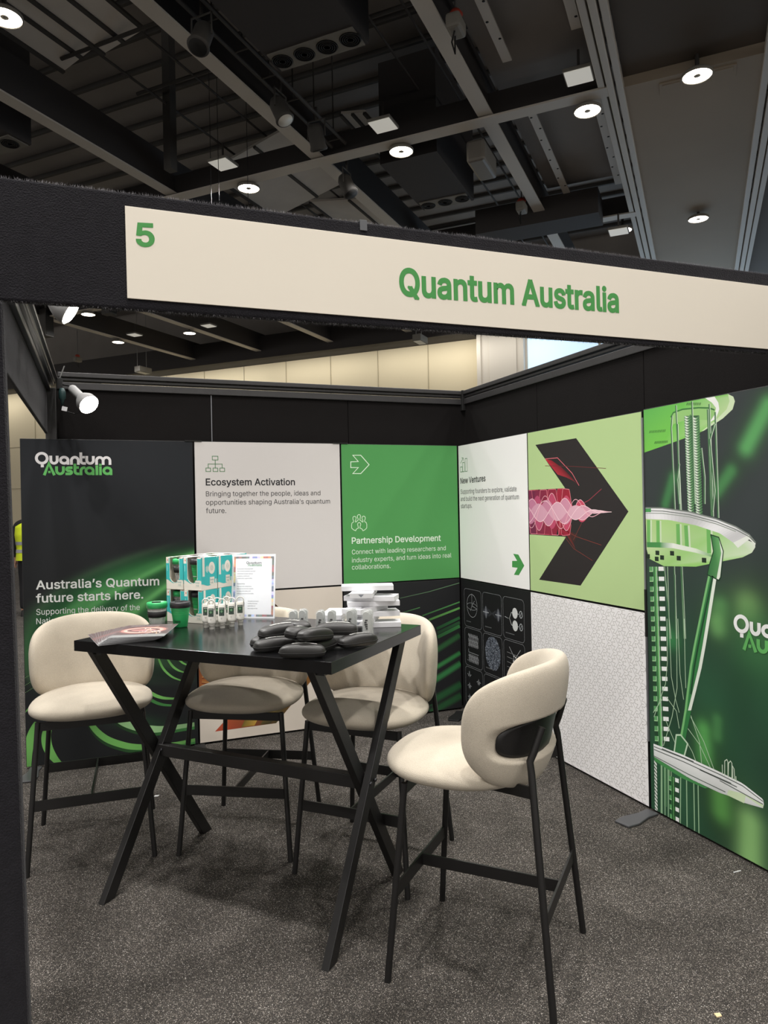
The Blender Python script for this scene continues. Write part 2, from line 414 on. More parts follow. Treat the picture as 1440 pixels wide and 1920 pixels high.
# letter outlines (thousandths of an em), used for all printed wording
GLYPHS = {
 ',': (188, '38,-119 68,71 137,71 84,-119'),
 '-': (453, '337,244 337,188 114,188 114,244'),
 '.': (188, '95,-4 83,-3 73,1 63,9 55,18 51,29 50,41 51,53 55,64 63,73 73,81 83,85 95,87 107,85 118,81 128,73 135,64 140,53 141,41 140,29 135,18 128,9 118,1 107,-3'),
 '5': (453, '221,-7 192,-5 165,1 140,11 118,25 99,41 83,60 71,82 63,105 60,130 122,130 125,115 130,102 138,89 173,60 221,50 241,51 259,56 276,64 291,75 304,89 314,104 322,122 326,141 328,162 326,183 321,203 314,221 303,237 290,251 275,262 257,270 238,275 218,277 167,268 128,246 67,253 96,509 366,509 366,452 151,452 134,301 136,301 178,325 229,334 252,332 274,328 294,321 313,311 330,299 345,285 358,269 370,251 379,231 386,210 390,187 391,163 388,132 381,102 369,76 352,52 332,32 309,15 282,3 253,-4'),
 'A': (480, '232,478 245,478 213,371 191,302 85,0 16,0 201,509;201,509 276,509 463,0 395,0 287,302 264,372 232,478;110,142 110,199 370,199 370,142'),
 'B': (457, '60,0 60,509 241,509 274,507 304,501 329,491 350,477 367,461 381,442 390,421 396,398 398,374 397,353 393,336 387,320 356,286 315,267 315,262 331,260 347,254 363,245 378,234 391,220 402,203 411,184 416,161 418,136 416,111 410,88 400,67 386,48 368,31 344,18 317,8 284,2 247,0;125,57 245,57 281,60 309,67 330,80 344,96 353,115 355,137 354,153 350,169 342,184 333,197 320,209 306,218 289,225 269,229 248,231 125,231;125,285 238,285 288,296 302,304 314,314 323,326 330,340 335,355 336,372 333,393 326,412 313,429 294,442 270,449 240,452 125,452'),
 'C': (510, '267,-7 225,-3 186,7 150,25 119,49 92,79 70,115 53,157 44,203 40,254 44,305 53,352 70,393 92,429 119,459 150,484 186,501 225,512 267,516 340,504 362,496 383,485 402,471 419,456 435,438 448,418 459,397 467,373 473,348 408,348 389,395 357,428 315,449 267,456 237,453 209,445 184,432 161,414 141,391 125,364 113,332 106,295 103,254 106,213 113,177 125,145 141,117 161,94 184,76 210,63 237,56 267,53 315,60 357,81 389,114 408,160 473,160 467,135 459,112 448,91 435,71 420,53 402,38 383,24 363,13 341,5 317,-2 293,-6'),
 'D': (503, '219,0 96,0 96,57 215,57 254,60 288,68 318,81 343,99 363,122 379,149 390,181 397,216 399,255 397,294 390,329 379,361 364,388 344,410 320,428 291,441 258,449 221,452 93,452 93,509 225,509 273,505 315,495 353,478 385,455 412,426 433,391 449,351 458,306 462,255 458,205 449,159 433,119 411,83 384,54 351,31 312,14 268,3;125,509 125,0 60,0 60,509'),
 'E': (419, '60,0 60,509 372,509 372,452 125,452 125,286 355,286 355,229 125,229 125,57 375,57 375,0'),
 'I': (301, '31,0 31,57 118,57 118,452 31,452 31,509 269,509 269,452 183,452 183,57 269,57 269,0'),
 'L': (393, '60,0 60,509 125,509 125,57 361,57 361,0'),
 'M': (629, '307,49 318,83 330,121 342,158 352,187 476,509 507,457 513,457 498,409 482,363 467,322 456,291 342,0 286,0 170,291 159,321 145,361 129,408 112,457 119,457;119,457 120,416 121,372 122,328 122,291 122,0 60,0 60,509 152,509 277,187 287,159 299,123 311,84 322,49 307,49;476,509 568,509 568,0 504,0 504,291 504,327 505,369 506,413 507,457'),
 'N': (524, '119,454 122,384 124,328 125,291 125,0 60,0 60,509 136,509 343,183 363,151 388,107 414,55 405,54;405,54 401,108 399,157 399,195 399,509 463,509 463,0 387,0 202,290 177,331 148,381 108,452 119,454'),
 'P': (445, '233,242 257,244 279,248 297,256 312,266 324,279 333,294 339,310 343,328 344,348 343,367 339,385 333,402 324,416 312,428 297,439 279,446 257,451 232,452 125,452 125,0 60,0 60,509 235,509 272,506 305,499 332,487 356,471 375,452 390,430 400,404 407,377 409,348 407,318 400,291 390,265 375,243 356,223 332,207 305,195 272,188 235,186;235,186 109,186 109,242 233,242'),
 'Q': (534, '245,159 313,159 369,85 384,65 468,-48 401,-48 346,27 331,46;267,-7 225,-3 186,7 150,25 119,49 92,79 70,115 53,157 44,203 40,254 44,305 53,352 70,393 92,429 119,459 150,484 186,501 225,512 267,516 309,512 348,501 384,484 415,459 442,429 464,393 480,352 490,305 493,254 490,203 480,157 464,115 442,79 415,49 384,25 348,7 309,-3;267,53 296,55 324,63 349,76 372,94 392,116 408,144 420,176 428,213 430,254 428,295 420,332 408,365 392,392 372,415 349,433 324,446 296,453 267,456 237,453 210,445 184,433 161,415 142,392 125,364 113,332 106,295 103,254 106,213 113,176 125,144 142,117 161,94 184,76 210,63 237,55'),
 'R': (449, '258,451 233,452 125,452 125,0 60,0 60,509 236,509 273,506;273,506 305,500 333,489 356,473 376,455 390,433 401,408 407,381 409,352 407,323 401,296 390,271 376,250 356,232 333,217 305,206 273,200 236,198 96,198 96,255 234,255 258,256 280,260 298,267 313,276 325,287 334,300 340,316 344,333 345,352 344,371 340,389 334,405 325,419 313,430 298,440 279,446 258,451;353,0 230,229 303,229 428,0'),
 'S': (447, '224,-9 188,-7 156,-1 128,9 102,23 81,40 64,60 51,83 42,109 38,137 104,137 108,118 114,102 123,88 136,76 150,66 166,59 224,49 246,50 267,54 286,60 303,69 317,79 329,92 338,106 344,122 346,139 344,154 340,168 332,179 296,205 245,222 184,239 145,253 112,269 86,289 67,313 56,341 52,372 54,400 62,425 75,448 92,468 113,484 138,498 165,508 195,514 227,516 259,514 289,508 316,498 340,484 360,468 377,449 390,427 398,403 401,378 337,378 332,402 320,421 302,437 280,449 254,456 225,459 204,457 185,454 167,448 152,440 139,430 129,418 121,405 117,391 115,376 117,359 122,345 131,334 169,308 212,293 264,279 312,264 359,238 395,198 402,180 407,161 408,139 406,112 399,87 386,64 370,43 349,25 323,11 294,0 261,-7'),
 'T': (449, '32,452 32,509 417,509 417,452 257,452 257,0 193,0 193,452'),
 'U': (518, '259,-8 220,-6 186,2 154,15 126,33 103,55 85,80 71,108 63,140 60,173 60,509 124,509 124,178 126,155 132,133 141,113 153,95 169,80 187,68 208,59 232,53 259,52 285,53 309,59 331,68 349,80 364,95 377,113 385,133 391,155 393,178 393,509 457,509 457,173 454,140 446,108 433,80 414,55 391,33 363,15 332,2 297,-6'),
 'V': (480, '278,0 204,0 16,509 84,509 192,206 215,137 248,31;248,31 235,31 267,138 290,206 395,509 463,509 278,0'),
 'W': (687, '230,0 155,0 16,509 82,509 163,196 175,145 187,94 197,40;350,475 335,395 318,323 230,0 197,40 189,40 200,94 211,145 224,196 306,509 380,509 462,196 474,145 486,94 497,40 488,40;488,40 499,94 510,145 523,196 603,509 670,509 530,0 455,0 368,323 351,391 336,475 350,475'),
 'a': (390, '160,-9 137,-7 115,-3 94,5 76,15 60,29 48,45 38,63 32,84 30,108 32,128 36,146 43,161 53,174 64,184 78,193 125,211 178,220 234,227 265,235 271,240 274,246 276,255 276,257 267,297 240,322 196,331 149,322 118,301 100,274 41,291 51,313 64,331 79,346 95,358 114,368 133,375 194,384 239,379 286,360 300,350 312,336 322,320 330,301 335,278 337,251 337,0 277,0 277,52 272,52 252,25 215,1;170,45 192,47 211,51 228,59 242,68 254,80 263,93 270,108 274,122 276,138 276,190 259,182 231,176 200,171 175,168 134,159 103,139 97,130 93,118 92,105 102,72 130,52'),
 'b': (425, '229,-8 208,-7 189,-3 172,4 138,31 118,59 112,59 112,0 53,0 53,509 114,509 114,319 118,319 137,346 171,373 188,379 207,383 229,384 259,382 287,374 313,361 335,342 354,320 370,293 381,261 388,227 390,189 388,151 381,116 370,84 355,57 336,34 313,16 288,3 260,-6;220,47 242,49 262,55 279,66 294,80 306,97 316,117 323,139 327,163 328,189 327,215 323,239 316,261 307,281 295,298 280,311 262,322 243,328 220,330 198,328 178,322 161,312 147,299 134,282 125,263 118,241 114,216 113,189 114,162 118,138 125,115 135,95 147,78 162,65 179,55 198,49'),
 'c': (396, '207,-8 174,-5 144,3 117,16 93,35 72,58 56,85 44,116 37,150 34,187 37,225 44,260 56,291 72,318 93,341 117,360 144,374 174,382 207,384 260,377 305,356 340,322 362,277 303,262 290,289 270,311 242,325 207,330 184,328 163,321 145,310 130,296 118,278 108,258 102,236 98,212 96,187 98,163 102,139 108,117 118,97 130,80 145,66 163,55 184,49 207,46 243,52 271,66 292,89 304,117 363,102 341,56 306,21 261,-1'),
 'd': (425, '195,-8 165,-6 137,3 111,16 89,34 70,57 55,84 43,116 36,151 34,189 36,227 43,261 55,293 70,320 89,342 112,361 137,374 165,382 196,384 218,383 237,379 253,373 287,346 306,319 311,319 311,509 372,509 372,0 313,0 313,59 307,59 287,31 252,4 236,-3 217,-7;205,47 226,49 246,55 263,65 278,78 290,95 299,115 306,138 310,162 312,189 310,216 306,241 300,263 290,282 278,299 263,312 246,322 227,328 205,330 182,328 162,322 145,311 130,298 118,281 108,261 102,239 98,215 96,189 98,163 102,139 109,117 118,97 130,80 145,66 162,55 182,49'),
 'e': (404, '338,221 310,202 308,226 304,248 298,269 288,286 277,301 263,314 246,323 227,328 205,330 183,328 164,323 146,313 131,301 119,286 109,270 102,251 97,231 96,211 96,178 98,151 102,127 110,106 121,88 135,73 151,61 169,53 190,48 212,46 254,53 285,73 306,105 365,91 358,72 348,55 335,39 320,26 302,14 283,4 261,-3 237,-7 212,-8 177,-5 145,3 117,16 92,35 72,58 56,85 44,116 37,150 34,187 36,224 44,258 55,290 71,317 91,340 115,359 142,373 172,382 205,384 266,374 285,366 303,355 319,341 334,324 347,305 357,282 365,256 370,227;370,227 371,194 371,169 75,169 75,221 338,221'),
 'f': (254, '228,379 228,327 6,327 6,379;81,0 81,432 82,452 87,470 96,486 107,499 120,510 135,519 187,530 222,527 243,521 227,468 215,472 195,474 178,472 164,468 154,460 147,449 143,435 142,419 142,0'),
 'g': (425, '207,-151 180,-149 156,-146 134,-140 82,-110 51,-69 101,-41 122,-66 154,-88 207,-97 236,-95 261,-87 282,-75 298,-58 308,-34 311,-6 311,68 306,68 287,41 252,16 236,10 217,6 195,5 165,7 138,14 113,27 90,43 71,65 55,90 43,120 36,154 34,191 36,229 43,263 55,293 71,320 90,342 112,361 138,374 166,382 196,384 218,383 237,379 253,373 288,346 308,319 313,319 313,379 372,379 372,-9 370,-40 363,-67 350,-90 334,-109 314,-124 291,-136 265,-144 237,-149;205,59 227,61 246,66 264,75 278,87 290,103 300,121 307,142 311,166 312,193 311,219 307,242 300,264 291,283 279,299 264,312 247,322 227,328 205,330 182,328 163,322 145,312 130,298 118,282 109,262 102,241 98,218 96,193 98,167 102,144 109,123 118,104 131,88 145,76 163,66 183,61'),
 'h': (410, '126,283 119,266 115,248 114,227 114,0 53,0 53,509 114,509 114,287;114,287 102,287 116,319 132,344 152,362 175,374 200,382 227,384 252,383 275,377 295,369 313,356 328,340 341,321 350,298 355,271 357,240 357,0 296,0 296,235 293,263 286,286 273,304 256,318 235,326 210,329 192,328 176,324 161,317 147,308 136,297 126,283'),
 'i': (167, '53,0 53,379 114,379 114,0;84,443 73,444 63,448 54,455 47,463 43,472 41,483 43,494 47,504 54,512 63,518 73,522 84,524 95,522 105,518 114,512 121,504 125,494 126,483 125,472 121,463 114,455 105,448 95,444'),
 'k': (381, '110,137 110,212 121,212 284,379 360,379 184,199 177,199;53,0 53,509 114,509 114,0;294,0 148,186 191,229 372,0'),
 'l': (190, '139,-2 112,0 91,8 74,20 62,37 55,59 53,84 53,509 114,509 114,99 120,62 126,57 135,53 146,52 160,53 170,54 181,3 162,-1'),
 'm': (610, '126,289 119,274 115,257 114,238 114,0 53,0 53,379 112,379 112,295;318,312 326,329 337,343 381,375 437,386 458,385 478,380 497,372 514,361 529,346 541,328 550,307 555,283 557,255 557,0 496,0 496,254 493,279 485,298 473,313 456,323 438,329 419,330 402,329 387,326 374,320 345,290 335,247 335,0 274,0 274,260 272,280 265,297 253,311 238,322 220,328 199,330 158,320 145,312 135,302 126,289 112,295 108,295 114,314 122,331 132,346 172,376 219,386 245,383 268,375 287,361 303,342 314,320 321,295;321,295 312,295 318,312'),
 'n': (410, '126,283 119,266 115,248 114,227 114,0 53,0 53,379 112,379 112,287;112,287 102,287 116,319 132,344 152,362 175,374 200,382 227,384 252,383 275,377 295,369 313,356 328,340 341,321 350,298 355,271 357,240 357,0 296,0 296,235 293,263 286,286 273,304 256,318 235,326 210,329 192,328 176,324 161,317 147,308 136,297 126,283'),
 'o': (416, '207,-8 174,-5 144,3 117,16 93,35 72,58 56,85 44,116 37,150 34,187 37,225 44,260 56,291 72,318 93,341 117,360 144,374 174,382 207,384 241,382 271,374 299,360 323,341 343,318 359,291 371,260 379,225 381,187 379,150 371,116 359,85 343,58 323,35 299,16 271,3 241,-5;207,46 231,49 252,55 270,66 285,80 298,97 307,117 314,139 318,163 319,187 318,212 314,236 307,258 298,278 285,296 270,310 252,321 231,328 207,330 184,328 163,321 145,310 130,296 118,278 108,258 102,236 98,212 96,187 98,163 102,139 108,117 118,97 130,80 145,66 163,55 184,49'),
 'p': (425, '53,-143 53,379 112,379 112,319 118,319 137,346 171,373 188,379 207,383 229,384 259,382 287,374 313,361 335,342 354,320 370,293 381,261 388,227 390,189 388,151 381,116 370,84 355,57 336,34 313,16 288,3 260,-6 229,-8 208,-7 189,-3 173,4 138,31 118,59 114,59 114,-143;220,47 242,49 262,55 279,66 294,80 306,97 316,117 323,139 327,163 328,189 327,215 323,239 316,261 307,281 295,298 280,311 262,322 243,328 220,330 198,328 178,322 161,312 147,299 134,282 125,263 118,241 114,216 113,189 114,162 118,138 125,115 135,95 147,78 162,65 179,55 198,49'),
 'q': (425, '372,-143 311,-143 311,59 306,59 287,31 252,4 236,-3 217,-7 195,-8 165,-6 137,3 111,16 89,34 70,57 55,84 43,116 36,151 34,189 36,227 43,261 55,293 70,320 89,342 112,361 137,374 165,382 196,384 218,383 237,379 253,373 287,346 307,319 313,319 313,379 372,379;205,47 226,49 246,55 263,65 278,78 290,95 299,115 306,138 310,162 312,189 310,216 306,241 300,263 290,282 278,299 263,312 246,322 227,328 205,330 182,328 162,322 145,311 130,298 118,281 108,261 102,239 98,215 96,189 98,163 102,139 109,117 118,97 130,80 145,66 162,55 182,49'),
 'r': (260, '53,0 53,379 112,379 112,321 115,321 124,339 137,354 152,367 171,377 191,383 213,385 229,384 243,384 243,322 230,324 207,326 190,324 174,321 159,315 146,306 135,296 126,284 119,269 115,254 114,237 114,0'),
 's': (365, '182,-8 157,-7 133,-3 112,3 93,12 76,24 62,38 50,54 41,73 36,94 94,107 101,87 111,72 124,60 141,52 160,47 181,45 206,47 227,53 244,62 258,74 265,88 268,103 266,115 262,126 254,136 243,144 229,150 212,155 149,170 118,180 92,192 72,208 58,227 50,249 47,274 49,295 55,314 65,332 79,347 95,360 115,370 137,378 161,383 187,384 212,383 234,379 254,372 271,363 286,352 299,339 324,290 268,277 262,291 254,304 243,316 228,325 210,331 187,333 166,331 147,326 131,317 119,305 111,292 109,277 110,264 115,253 124,243 172,223 229,209 261,200 287,187 306,171 320,153 328,131 331,107 329,85 323,65 312,47 298,31 281,18 260,6 236,-2 210,-7'),
 't': (228, '204,379 204,327 6,327 6,379;65,471 126,471 126,98 127,83 130,70 136,61 144,55 156,51 170,50 185,51 202,54 213,2 192,-3 168,-4 138,-1 113,7 92,21 77,41 68,64 65,93'),
 'u': (410, '298,92 307,92 294,60 277,35 257,17 234,5 209,-3 182,-5 158,-3 135,2 115,11 97,23 82,39 69,59 60,82 54,109 53,139 53,379 114,379 114,144 116,117 124,94 137,75 154,61 175,53 200,50 218,51 234,55 249,62 263,71 274,83 283,97;283,97 290,113 295,132 296,153 296,379 357,379 357,0 298,0 298,92'),
 'v': (390, '226,0 163,0 17,379 84,379 165,155 187,87 206,21;206,21 184,21 203,87 224,155 305,379 371,379 226,0'),
 'w': (567, '175,41 165,41 186,135 206,214 252,379 316,379 362,214 382,136 402,41 391,41 368,0 319,172 305,225 291,280 277,338;277,338 291,338 277,280 263,225 248,172 199,0 138,0 23,379 87,379 133,214 154,137 175,41;391,41 413,135 434,214 480,379 545,379 429,0 368,0'),
 'x': (379, '171,171 29,379 100,379 147,306 179,253 207,206 209,214 358,0 287,0 231,85 200,136 173,182;173,182 205,182 178,136 148,85 91,0 21,0 171,218 171,171;207,206 175,206 202,253 233,306 282,379 352,379 209,169 209,214'),
 'y': (390, '184,21 202,87 224,155 305,379 371,379 204,-58 177,-107 139,-136 91,-145 65,-143 47,-139 61,-86 71,-87 104,-89 130,-74 151,-36 163,-1;163,-1 17,379 84,379 165,155 187,87 206,21 184,21'),
 '’': (177, '52,318 82,509 151,509 98,318'),
}
# --- panel artwork coordinates (metres on each display wall)
TEXTS=[('p1', 'Australia’s Quantum', 1, (-0.3798, 1.0993), (0.3432, 1.0832), 0.0526, 'w'), ('p1', 'future starts here.', 1, (-0.3813, 1.0172), (0.2423, 1.0026), 0.0525, 'w'),
 ('p1', 'Supporting the delivery of the', 0, (-0.3826, 0.9416), (0.2213, 0.9297), 0.0361, 'w'), ('p1', 'National Quantum Strategy.', 0, (-0.3836, 0.8841), (0.1843, 0.872), 0.0362, 'w'),
 ('p2', 'Ecosystem Activation', 1, (0.6564, 1.7338), (1.2669, 1.7316), 0.0447, 'k'), ('p2', 'Bringing together the people, ideas and', 0, (0.655, 1.6605), (1.4523, 1.6582), 0.0333, 'k'),
 ('p2', 'opportunities shaping Australia’s quantum', 0, (0.6539, 1.6033), (1.5224, 1.5982), 0.0333, 'k'), ('p2', 'future.', 0, (0.6528, 1.5479), (0.7871, 1.5461), 0.0332, 'k'),
 ('p3', 'Partnership Development', 1, (1.6822, 1.304), (2.3963, 1.2999), 0.0444, 'w'), ('p3', 'Connect with leading researchers and', 0, (1.6805, 1.2269), (2.4377, 1.2271), 0.0339, 'w'),
 ('p3', 'industry experts, and turn ideas into real', 0, (1.6793, 1.1678), (2.4843, 1.1701), 0.034, 'w'), ('p3', 'collaborations.', 0, (1.6782, 1.1169), (1.9801, 1.1135), 0.034, 'w'),
 ('r1', 'New Ventures', 1, (-4.8366, 1.732), (-4.4571, 1.7364), 0.0428, 'k'), ('r1', 'Supporting founders to explore, validate', 0, (-4.8364, 1.6544), (-4.0504, 1.6521), 0.0339, 'k'),
 ('r1', 'and build the next generation of quantum', 0, (-4.8388, 1.5994), (-4.0239, 1.5986), 0.0338, 'k'), ('r1', 'startups.', 0, (-4.8367, 1.5442), (-4.6624, 1.547), 0.0339, 'k'),
 ('f', '5', 1, (0.0969, 2.2252), (0.1357, 2.2278), 0.0547, 'g'), ('f', 'Quantum Australia', 1, (0.8074, 2.1638), (1.5797, 2.1743), 0.075, 'g')]
ART={'arcs': [[(0.3288, 0.6097), (0.3599, 0.5339), (0.4148, 0.4747), (0.4802, 0.4413)], [(0.3817, 0.6046), (0.4162, 0.5477), (0.4532, 0.5146), (0.5001, 0.4931)],
          [(0.45, 0.5951), (0.4824, 0.5606), (0.5201, 0.5392)], [(0.2113, 0.4532), (0.274, 0.3884), (0.347, 0.3461), (0.4402, 0.3284)],
          [(0.0466, 0.2725), (0.1078, 0.2172), (0.1969, 0.1721), (0.2878, 0.1475), (0.3803, 0.1409), (0.5507, 0.1449)],
          [(-0.102, 0.2725), (-0.0602, 0.1921), (0.0085, 0.1215), (0.105, 0.0701), (0.1855, 0.0462), (0.2857, 0.0348), (0.4063, 0.0322), (0.5535, 0.041)],
          [(-0.3844, 0.2766), (-0.4143, 0.2121), (-0.4404, 0.1247), (-0.4426, 0.0023)], [(-0.3183, 0.2679), (-0.3405, 0.1929), (-0.3335, 0.1185), (-0.3014, 0.0496), (-0.2604, -0.0027)],
          [(-0.4568, 0.3495), (-0.386, 0.4183), (-0.3524, 0.451)]],
 'arrow_line': [(1.7027, 1.9447), (1.7638, 1.9453), (1.827, 1.8768), (1.761, 1.8119), (1.6999, 1.8119), (1.743, 1.8558), (1.6849, 1.8557), (1.6858, 1.8967), (1.7439, 1.8998)],
 'bars': [(-4.836, 1.8592), (-4.804, 1.8212), (-4.7987, 1.8907), (-4.7684, 1.8215), (-4.7573, 1.9182), (-4.7262, 1.8214), (-4.8324, 1.8873), (-4.7853, 1.9258), (-4.8091, 1.9275),
          (-4.7853, 1.9258), (-4.7838, 1.9066)],
 'big_arrow': [(-3.8208, 1.9384), (-3.4057, 1.9399), (-2.9792, 1.5147), (-3.3916, 1.0887), (-3.8093, 1.0866), (-3.5203, 1.3666), (-3.9096, 1.369), (-3.9097, 1.6553), (-3.521, 1.6549)],
 'c_arm_hl': [(-2.3966, 1.3983), (-2.3732, 1.337), (-2.3914, 1.2202), (-2.4013, 1.2062), (-2.4137, 1.2123), (-2.3851, 1.3275)],
 'c_arm_up': [(-2.4411, 1.409), (-2.3966, 1.3983), (-2.3732, 1.337), (-2.3914, 1.2202), (-2.4013, 1.2062), (-2.4662, 1.226), (-2.4537, 1.2694), (-2.4279, 1.3342)],
 'c_blk': [[(-2.8425, 1.2901)], [(-2.7772, 1.3103)], [(-2.7462, 1.2889)], [(-2.6796, 1.3134)], [(-2.6374, 1.292)], [(-2.7825, 1.2802)], [(-2.4838, 1.2918)]],
 'c_clamp': [(-2.6741, 0.4356), (-2.6463, 0.4437), (-2.6037, 0.415), (-2.626, 0.3498), (-2.6904, 0.3469)],
 'c_cluster': [[(-2.3901, 0.3345), (-2.3884, 0.4026), (-2.3764, 0.4129), (-2.3711, 0.405), (-2.3726, 0.3405)],
               [(-2.3704, 0.3348), (-2.3673, 0.3998), (-2.3569, 0.4128), (-2.3493, 0.4057), (-2.351, 0.3352)], [(-2.3471, 0.3365), (-2.3457, 0.3942), (-2.3383, 0.3839), (-2.3357, 0.3342)],
               [(-2.4019, 0.3369), (-2.4024, 0.3819)], [(-2.3281, 0.3305), (-2.3298, 0.3552)]],
 'c_coil': [(-2.5849, 1.9639), (-2.4951, 1.9556), (-2.5736, 1.5148), (-2.4868, 1.5452)],
 'c_glow': [[(-2.1328, 1.9504), (-2.2407, 1.7884)], [(-2.3259, 1.6885), (-2.4003, 1.6068)], [(-2.663, 1.6787), (-2.7151, 1.551)], [(-2.2514, 1.1008), (-2.2519, 1.0825)],
            [(-2.3984, 1.0826), (-2.3988, 1.0683)], [(-2.4149, 1.0135), (-2.4094, 0.9952)], [(-2.2678, 0.1708), (-2.2659, 0.0227)], [(-2.5036, 0.5048), (-2.5004, 0.383)],
            [(-2.4184, 0.2654), (-2.4148, 0.1709)], [(-2.7252, 0.9116), (-2.6908, 0.8912)], [(-2.2066, 0.9714), (-2.2074, 0.9375)], [(-2.4257, 0.5749), (-2.4275, 0.5024)]],
 'c_hatch': [[(-2.8159, 1.9131), (-2.7029, 1.9076)], [(-2.7805, 1.8564), (-2.6912, 1.8533)], [(-2.5687, 2.0182), (-2.4814, 2.0057)], [(-2.8381, 1.4483), (-2.7416, 1.4563)],
             [(-2.8395, 1.3979), (-2.7031, 1.4081)], [(-2.4967, 1.3982), (-2.4056, 1.3921)], [(-2.6127, 1.2776), (-2.5879, 1.276)]],
 'c_lad0': [(-2.8273, 0.2642), (-2.8112, 0.2657), (-2.8283, 0.0059), (-2.8124, 0.0049)],
 'c_lad2': [(-2.6984, 0.2215), (-2.6629, 0.2268), (-2.697, -0.0095), (-2.6673, -0.0113)],
 'c_ladder1': [(-2.8346, 1.2368), (-2.7322, 1.2439), (-2.8307, 0.8681), (-2.733, 0.8842)],
 'c_ladder1b': [(-2.832, 0.9752), (-2.7253, 0.9899), (-2.8192, 0.3392), (-2.7182, 0.3629)],
 'c_logo': [(-2.3244, 0.9869), (-2.3225, 1.0687), (-2.1554, 0.9533)],
 'c_low': [(-2.829, 0.3472), (-2.6305, 0.3518), (-2.4177, 0.3445), (-2.2941, 0.3362), (-2.1936, 0.3049), (-2.1899, 0.2851), (-2.1945, 0.267), (-2.2812, 0.2547), (-2.3724, 0.2541),
           (-2.42, 0.2495), (-2.5883, 0.2527), (-2.8278, 0.2822)],
 'c_low_fin': [(-2.3802, 0.2544), (-2.2887, 0.2519), (-2.2804, 0.2862), (-2.1945, 0.2682), (-2.1921, 0.2812), (-2.2802, 0.2943), (-2.3717, 0.2799)],
 'c_low_lines': [[(-2.8264, 0.3334), (-2.6308, 0.3379), (-2.4179, 0.3327), (-2.2944, 0.3248), (-2.1938, 0.2957)],
                 [(-2.8268, 0.3188), (-2.6313, 0.3205), (-2.5005, 0.3165), (-2.3554, 0.3145)], [(-2.7718, 0.3393), (-2.5685, 0.3409)], [(-2.5345, 0.315), (-2.3248, 0.3095)],
                 [(-2.8277, 0.2858), (-2.6056, 0.2707), (-2.3878, 0.2645)], [(-2.4186, 0.3052), (-2.1941, 0.2835)]],
 'c_low_under': [(-2.8278, 0.2822), (-2.5884, 0.2514), (-2.4855, 0.2488), (-2.5024, 0.2394), (-2.6425, 0.2374), (-2.8233, 0.2618)],
 'c_mid_cols': [[(-2.8281, 1.4719), (-2.8313, 1.3545)], [(-2.7638, 1.4692), (-2.765, 1.3571)], [(-2.6332, 1.4545), (-2.632, 1.34)], [(-2.5834, 1.4489), (-2.5782, 1.3362)],
                [(-2.4495, 1.439), (-2.4485, 1.3242)]],
 'c_mid_line': [(-2.8569, 1.519), (-2.7355, 1.5166), (-2.5658, 1.4992), (-2.4111, 1.4684), (-2.3039, 1.4348), (-2.2362, 1.4062), (-2.2063, 1.3807)],
 'c_mid_line2': [(-2.8573, 1.5068), (-2.7359, 1.5054), (-2.5661, 1.4892), (-2.4114, 1.4588), (-2.3041, 1.4267)],
 'c_mid_rim': [(-2.8594, 1.5338), (-2.7351, 1.5316), (-2.5655, 1.5129), (-2.4108, 1.4815), (-2.3036, 1.4475), (-2.236, 1.4147), (-2.205, 1.3818), (-2.2058, 1.3734), (-2.2365, 1.3948),
               (-2.3041, 1.4244), (-2.2954, 1.3553), (-2.3193, 1.3775), (-2.3902, 1.4163), (-2.5269, 1.4498), (-2.6927, 1.4731), (-2.8581, 1.4771)],
 'c_mid_ring': [(-2.8485, 1.3471), (-2.758, 1.3494), (-2.67, 1.3492), (-2.5299, 1.3323), (-2.4374, 1.3127)],
 'c_mid_under': [(-2.8562, 1.4784), (-2.6926, 1.4763), (-2.5266, 1.4622), (-2.3753, 1.4285), (-2.2634, 1.3968), (-2.207, 1.3789), (-2.2074, 1.3621), (-2.2245, 1.3387), (-2.2722, 1.3162),
                 (-2.3786, 1.2923), (-2.5318, 1.2579), (-2.7339, 1.2464), (-2.8335, 1.2772), (-2.851, 1.3233)],
 'c_rods1': [[(-2.6679, 1.9167), (-2.6552, 1.5215)], [(-2.6603, 1.9735), (-2.6679, 1.9167)], [(-2.6352, 2.0213), (-2.6164, 1.5181)], [(-2.6274, 1.9312), (-2.623, 1.5213)],
             [(-2.4452, 1.9764), (-2.4345, 1.4934)], [(-2.4355, 1.9991), (-2.427, 1.4904)], [(-2.4028, 1.9587), (-2.3974, 1.4846)], [(-2.5361, 2.0259), (-2.5323, 1.5488)],
             [(-2.4078, 1.9056), (-2.4358, 1.8366), (-2.4152, 1.6072), (-2.4288, 1.5115)], [(-2.4864, 1.8048), (-2.4705, 1.6696), (-2.4735, 1.5481)],
             [(-2.6215, 1.7402), (-2.6361, 1.6647), (-2.6265, 1.5499)]],
 'c_rods2': [[(-2.7322, 1.2439), (-2.6993, 0.8963)], [(-2.7119, 1.2454), (-2.7081, 0.8949)], [(-2.6672, 1.2935), (-2.6604, 0.9027)], [(-2.6634, 1.2102), (-2.6647, 0.902)],
             [(-2.6244, 1.3086), (-2.6139, 0.9103)], [(-2.6175, 1.2519), (-2.6056, 0.9117)]],
 'c_rods3': [[(-2.7205, 0.9906), (-2.7233, 0.7782), (-2.7387, 0.6688), (-2.8223, 0.4834)], [(-2.7062, 0.9926), (-2.6995, 0.7126), (-2.6742, 0.6065), (-2.6527, 0.5493)],
             [(-2.6592, 0.999), (-2.6634, 0.6647), (-2.7, 0.5159), (-2.7616, 0.3568)], [(-2.65, 1.0003), (-2.6431, 0.7385), (-2.6235, 0.6188)],
